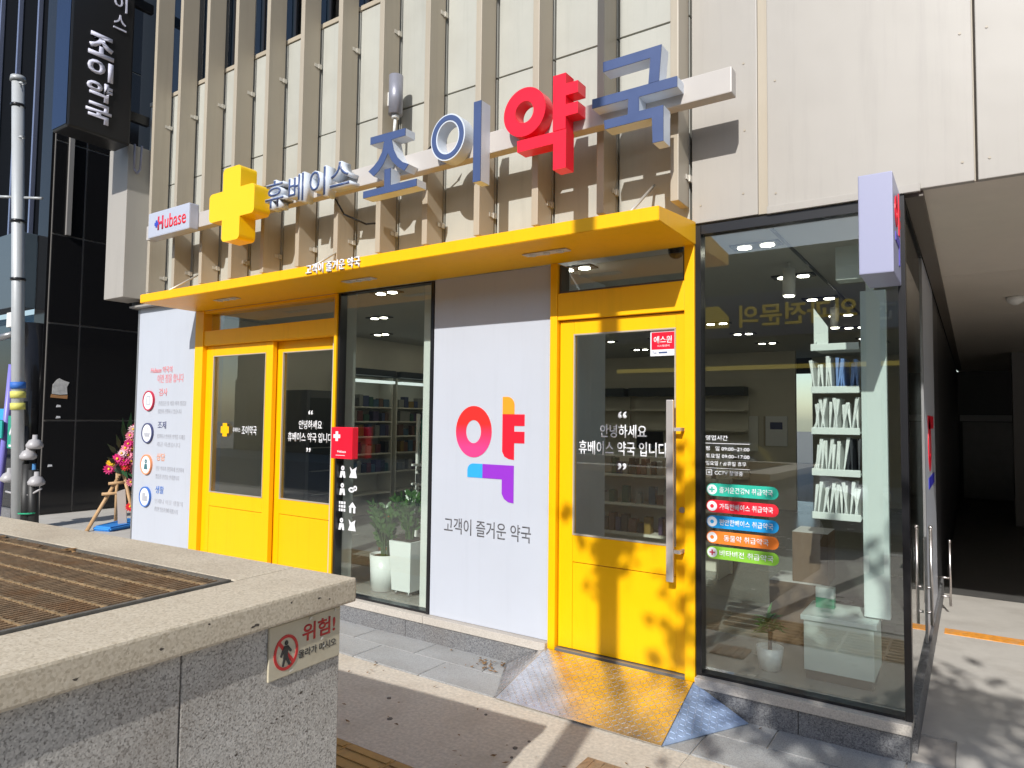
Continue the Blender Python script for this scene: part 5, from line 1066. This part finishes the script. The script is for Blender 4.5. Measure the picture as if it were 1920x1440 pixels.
street_tree("street_tree", "small street tree at the kerb shading the door foot and passage floor", 0.62, -5.45, 3.7, 3.75, 4.55, 1.5, 0.8, 1900, 5, leaf_s=1.45, ox=0.05)
street_tree("street_tree", "larger street tree on the far side of the road", -9.0, -13.2, 3.5, 3.6, 7.0, 2.0, 2.0, 5000, 11, tr=0.1)
street_tree("street_tree", "second larger street tree further along the far side of the road", 6.0, -13.2, 3.5, 3.6, 7.0, 2.0, 2.0, 5000, 12, tr=0.1)

# opposite building with a mirrored sign in the glass
OB = thing("opposite_building", "grey building across the road with a dark sign band and yellow lettering", "building", (-5.0, -18.0, 0.0))
OW = mat("opposite_wall", (0.10, 0.095, 0.085), 0.7, var=0.05)
box("wall", OW, OB, -30, 24, -24, -16.2, 0.0, 3.4); box("parapet", OW, OB, -30, 24, -24, -16.25, 5.9, 6.6); box("wall", OW, OB, -30, 24, -24, -16.3, 3.4, 5.9)
for i in range(12): box("shop_front", mat("opposite_shop_glass", (0.03, 0.035, 0.04), 0.15), OB, -29 + i * 4.4, -25.2 + i * 4.4, -16.22, -16.19, 0.3, 2.9)
band = box("sign_band", mat("band_indigo", (0.05, 0.05, 0.16), 0.4), OB, -9.5, -1.4, -16.29, -16.12, 4.1, 5.35)
YT = mat("sign_yellow", (0.70, 0.46, 0.03), 0.4, emit=(0.9, 0.62, 0.08), es=0.35)
text("lettering", "외과전문의", YT, OB, -2.5, -5.6, 4.38, 5.02, -16.115, 'back', bold=0.02, th=0.03)
MB().prism([(-6.6, 4.4), (-5.9, 4.4), (-5.9, 4.7), (-6.2, 5.05), (-6.6, 5.05)], -16.118, -16.09).build("logo", YT, OB)
text("lettering", "CL", YT, OB, -6.75, -7.6, 4.4, 5.05, -16.115, 'back', bold=0.02, th=0.03)
box("sign_panel", mat("panel_paleblue", (0.16, 0.24, 0.40), 0.4), OB, -2.3, -1.45, -16.118, -16.10, 4.15, 5.3)
text("lettering", "권", TXTW, OB, -1.6, -2.15, 4.35, 5.05, -16.098, 'back', bold=0.01, th=0.02)
box("light_line", mat("lit_yellow_line", (0.7, 0.5, 0.1), 0.5, emit=(1.0, 0.75, 0.15), es=0.5), OB, -9.5, -1.4, -16.19, -16.15, 3.15, 3.27)

# parked cars at the kerb
def car(name, lab, x, y, colr, rz=0.0):
    t = thing(name, lab, "car", (x, y, -0.12), rz, "cars parked at the kerb")
    paint = mat("car_paint_" + colr[0], colr[1], 0.25, metal=0.5, coat=0.6)
    prof = [(-2.25, 0.32), (-2.28, 0.62), (-2.20, 0.88), (-1.65, 0.98), (-1.0, 1.38), (-0.4, 1.46), (0.25, 1.44), (1.05, 1.02), (1.95, 0.86), (2.26, 0.66), (2.28, 0.34)]
    q = MB(); rows = []
    for yy_, s, in ((-0.90, 0.0), (-0.88, 0.6), (-0.62, 1.0), (0.62, 1.0), (0.88, 0.6), (0.90, 0.0)):
        row = []
        for (a, b) in prof:
            zz_ = b if b < 0.99 else b
            wy = yy_ if b < 1.0 else yy_ * (1 - 0.22 * (b - 1.0) / 0.46)
            zb = 0.32 + (b - 0.32) * (0.97 if abs(yy_) > 0.8 else 1.0)
            row.append(q.bm.verts.new((a * (0.985 if abs(yy_) > 0.8 else 1), wy, zb)))
        rows.append(row)
    for r0, r1 in zip(rows[:-1], rows[1:]):
        for i in range(len(prof) - 1):
            f = q.bm.faces.new((r0[i], r0[i + 1], r1[i + 1], r1[i])); f.smooth = True
    for r_ in (rows[0], rows[-1]): q.bm.faces.new(r_)
    b0 = [r_[0] for r_ in rows] + [r_[-1] for r_ in rows[::-1]]; q.bm.faces.new(b0)
    q.build("body", paint, t, local=True)
    CG = mat("car_glass", (0.015, 0.018, 0.02), 0.06)
    for s in (-1, 1):
        q = MB(); q.bm.faces.new([q.bm.verts.new((a, s * (0.905 - 0.19 * max(0, (b - 1.0) / 0.46)), b)) for a, b in ((-1.30, 1.02), (-0.92, 1.33), (-0.4, 1.40), (-0.30, 1.40), (-0.30, 1.0))]); q.build("side_window", CG, t, local=True)
        q = MB(); q.bm.faces.new([q.bm.verts.new((a, s * (0.905 - 0.19 * max(0, (b - 1.0) / 0.46)), b)) for a, b in ((-0.24, 1.0), (-0.24, 1.40), (0.22, 1.385), (0.82, 1.04), (0.80, 1.0))]); q.build("side_window", CG, t, local=True)
    MB().quad((0.98, -0.68, 1.075), (0.98, 0.68, 1.075), (0.33, 0.56, 1.415), (0.33, -0.56, 1.415)).build("windscreen", CG, t, local=True)
    MB().quad((-1.58, -0.68, 1.04), (-1.58, 0.68, 1.04), (-1.06, 0.56, 1.375), (-1.06, -0.56, 1.375)).build("rear_window", CG, t, local=True)
    for a in (-1.38, 1.40):
        for s in (-1, 1):
            w = MB().cyl((a, s * 0.74, 0.325), (a, s * 0.935, 0.325), 0.32, n=28).build("tyre", mat("tyre_rubber", (0.02, 0.02, 0.02), 0.8), t, local=True)
            MB().cyl((a, s * 0.936, 0.325), (a, s * 0.945, 0.325), 0.21, n=24).build("rim", STEEL, w, local=True)
    for s in (-1, 1):
        MB().box(2.16, 2.29, s * 0.62 - 0.16, s * 0.62 + 0.16, 0.64, 0.76, 0.02).build("headlight", mat("headlight_lens", (0.6, 0.62, 0.65), 0.1), t, local=True)
        MB().box(-2.30, -2.2, s * 0.64 - 0.16, s * 0.64 + 0.16, 0.70, 0.82, 0.02).build("tail_light", mat("tail_red", (0.35, 0.01, 0.01), 0.2), t, local=True)
        MB().box(0.62, 0.78, s * 0.95 - 0.08, s * 0.95 + 0.08, 0.98, 1.10, 0.03).build("wing_mirror", paint, t, local=True)
car("parked_car", "silver blue sedan parked at the kerb, mirrored in the corner glass", -3.3, -6.95, ("silver", (0.30, 0.33, 0.40)))
car("parked_car", "dark sedan parked at the kerb ahead of the silver one", 1.8, -6.95, ("dark", (0.02, 0.022, 0.03)))

flush_text()
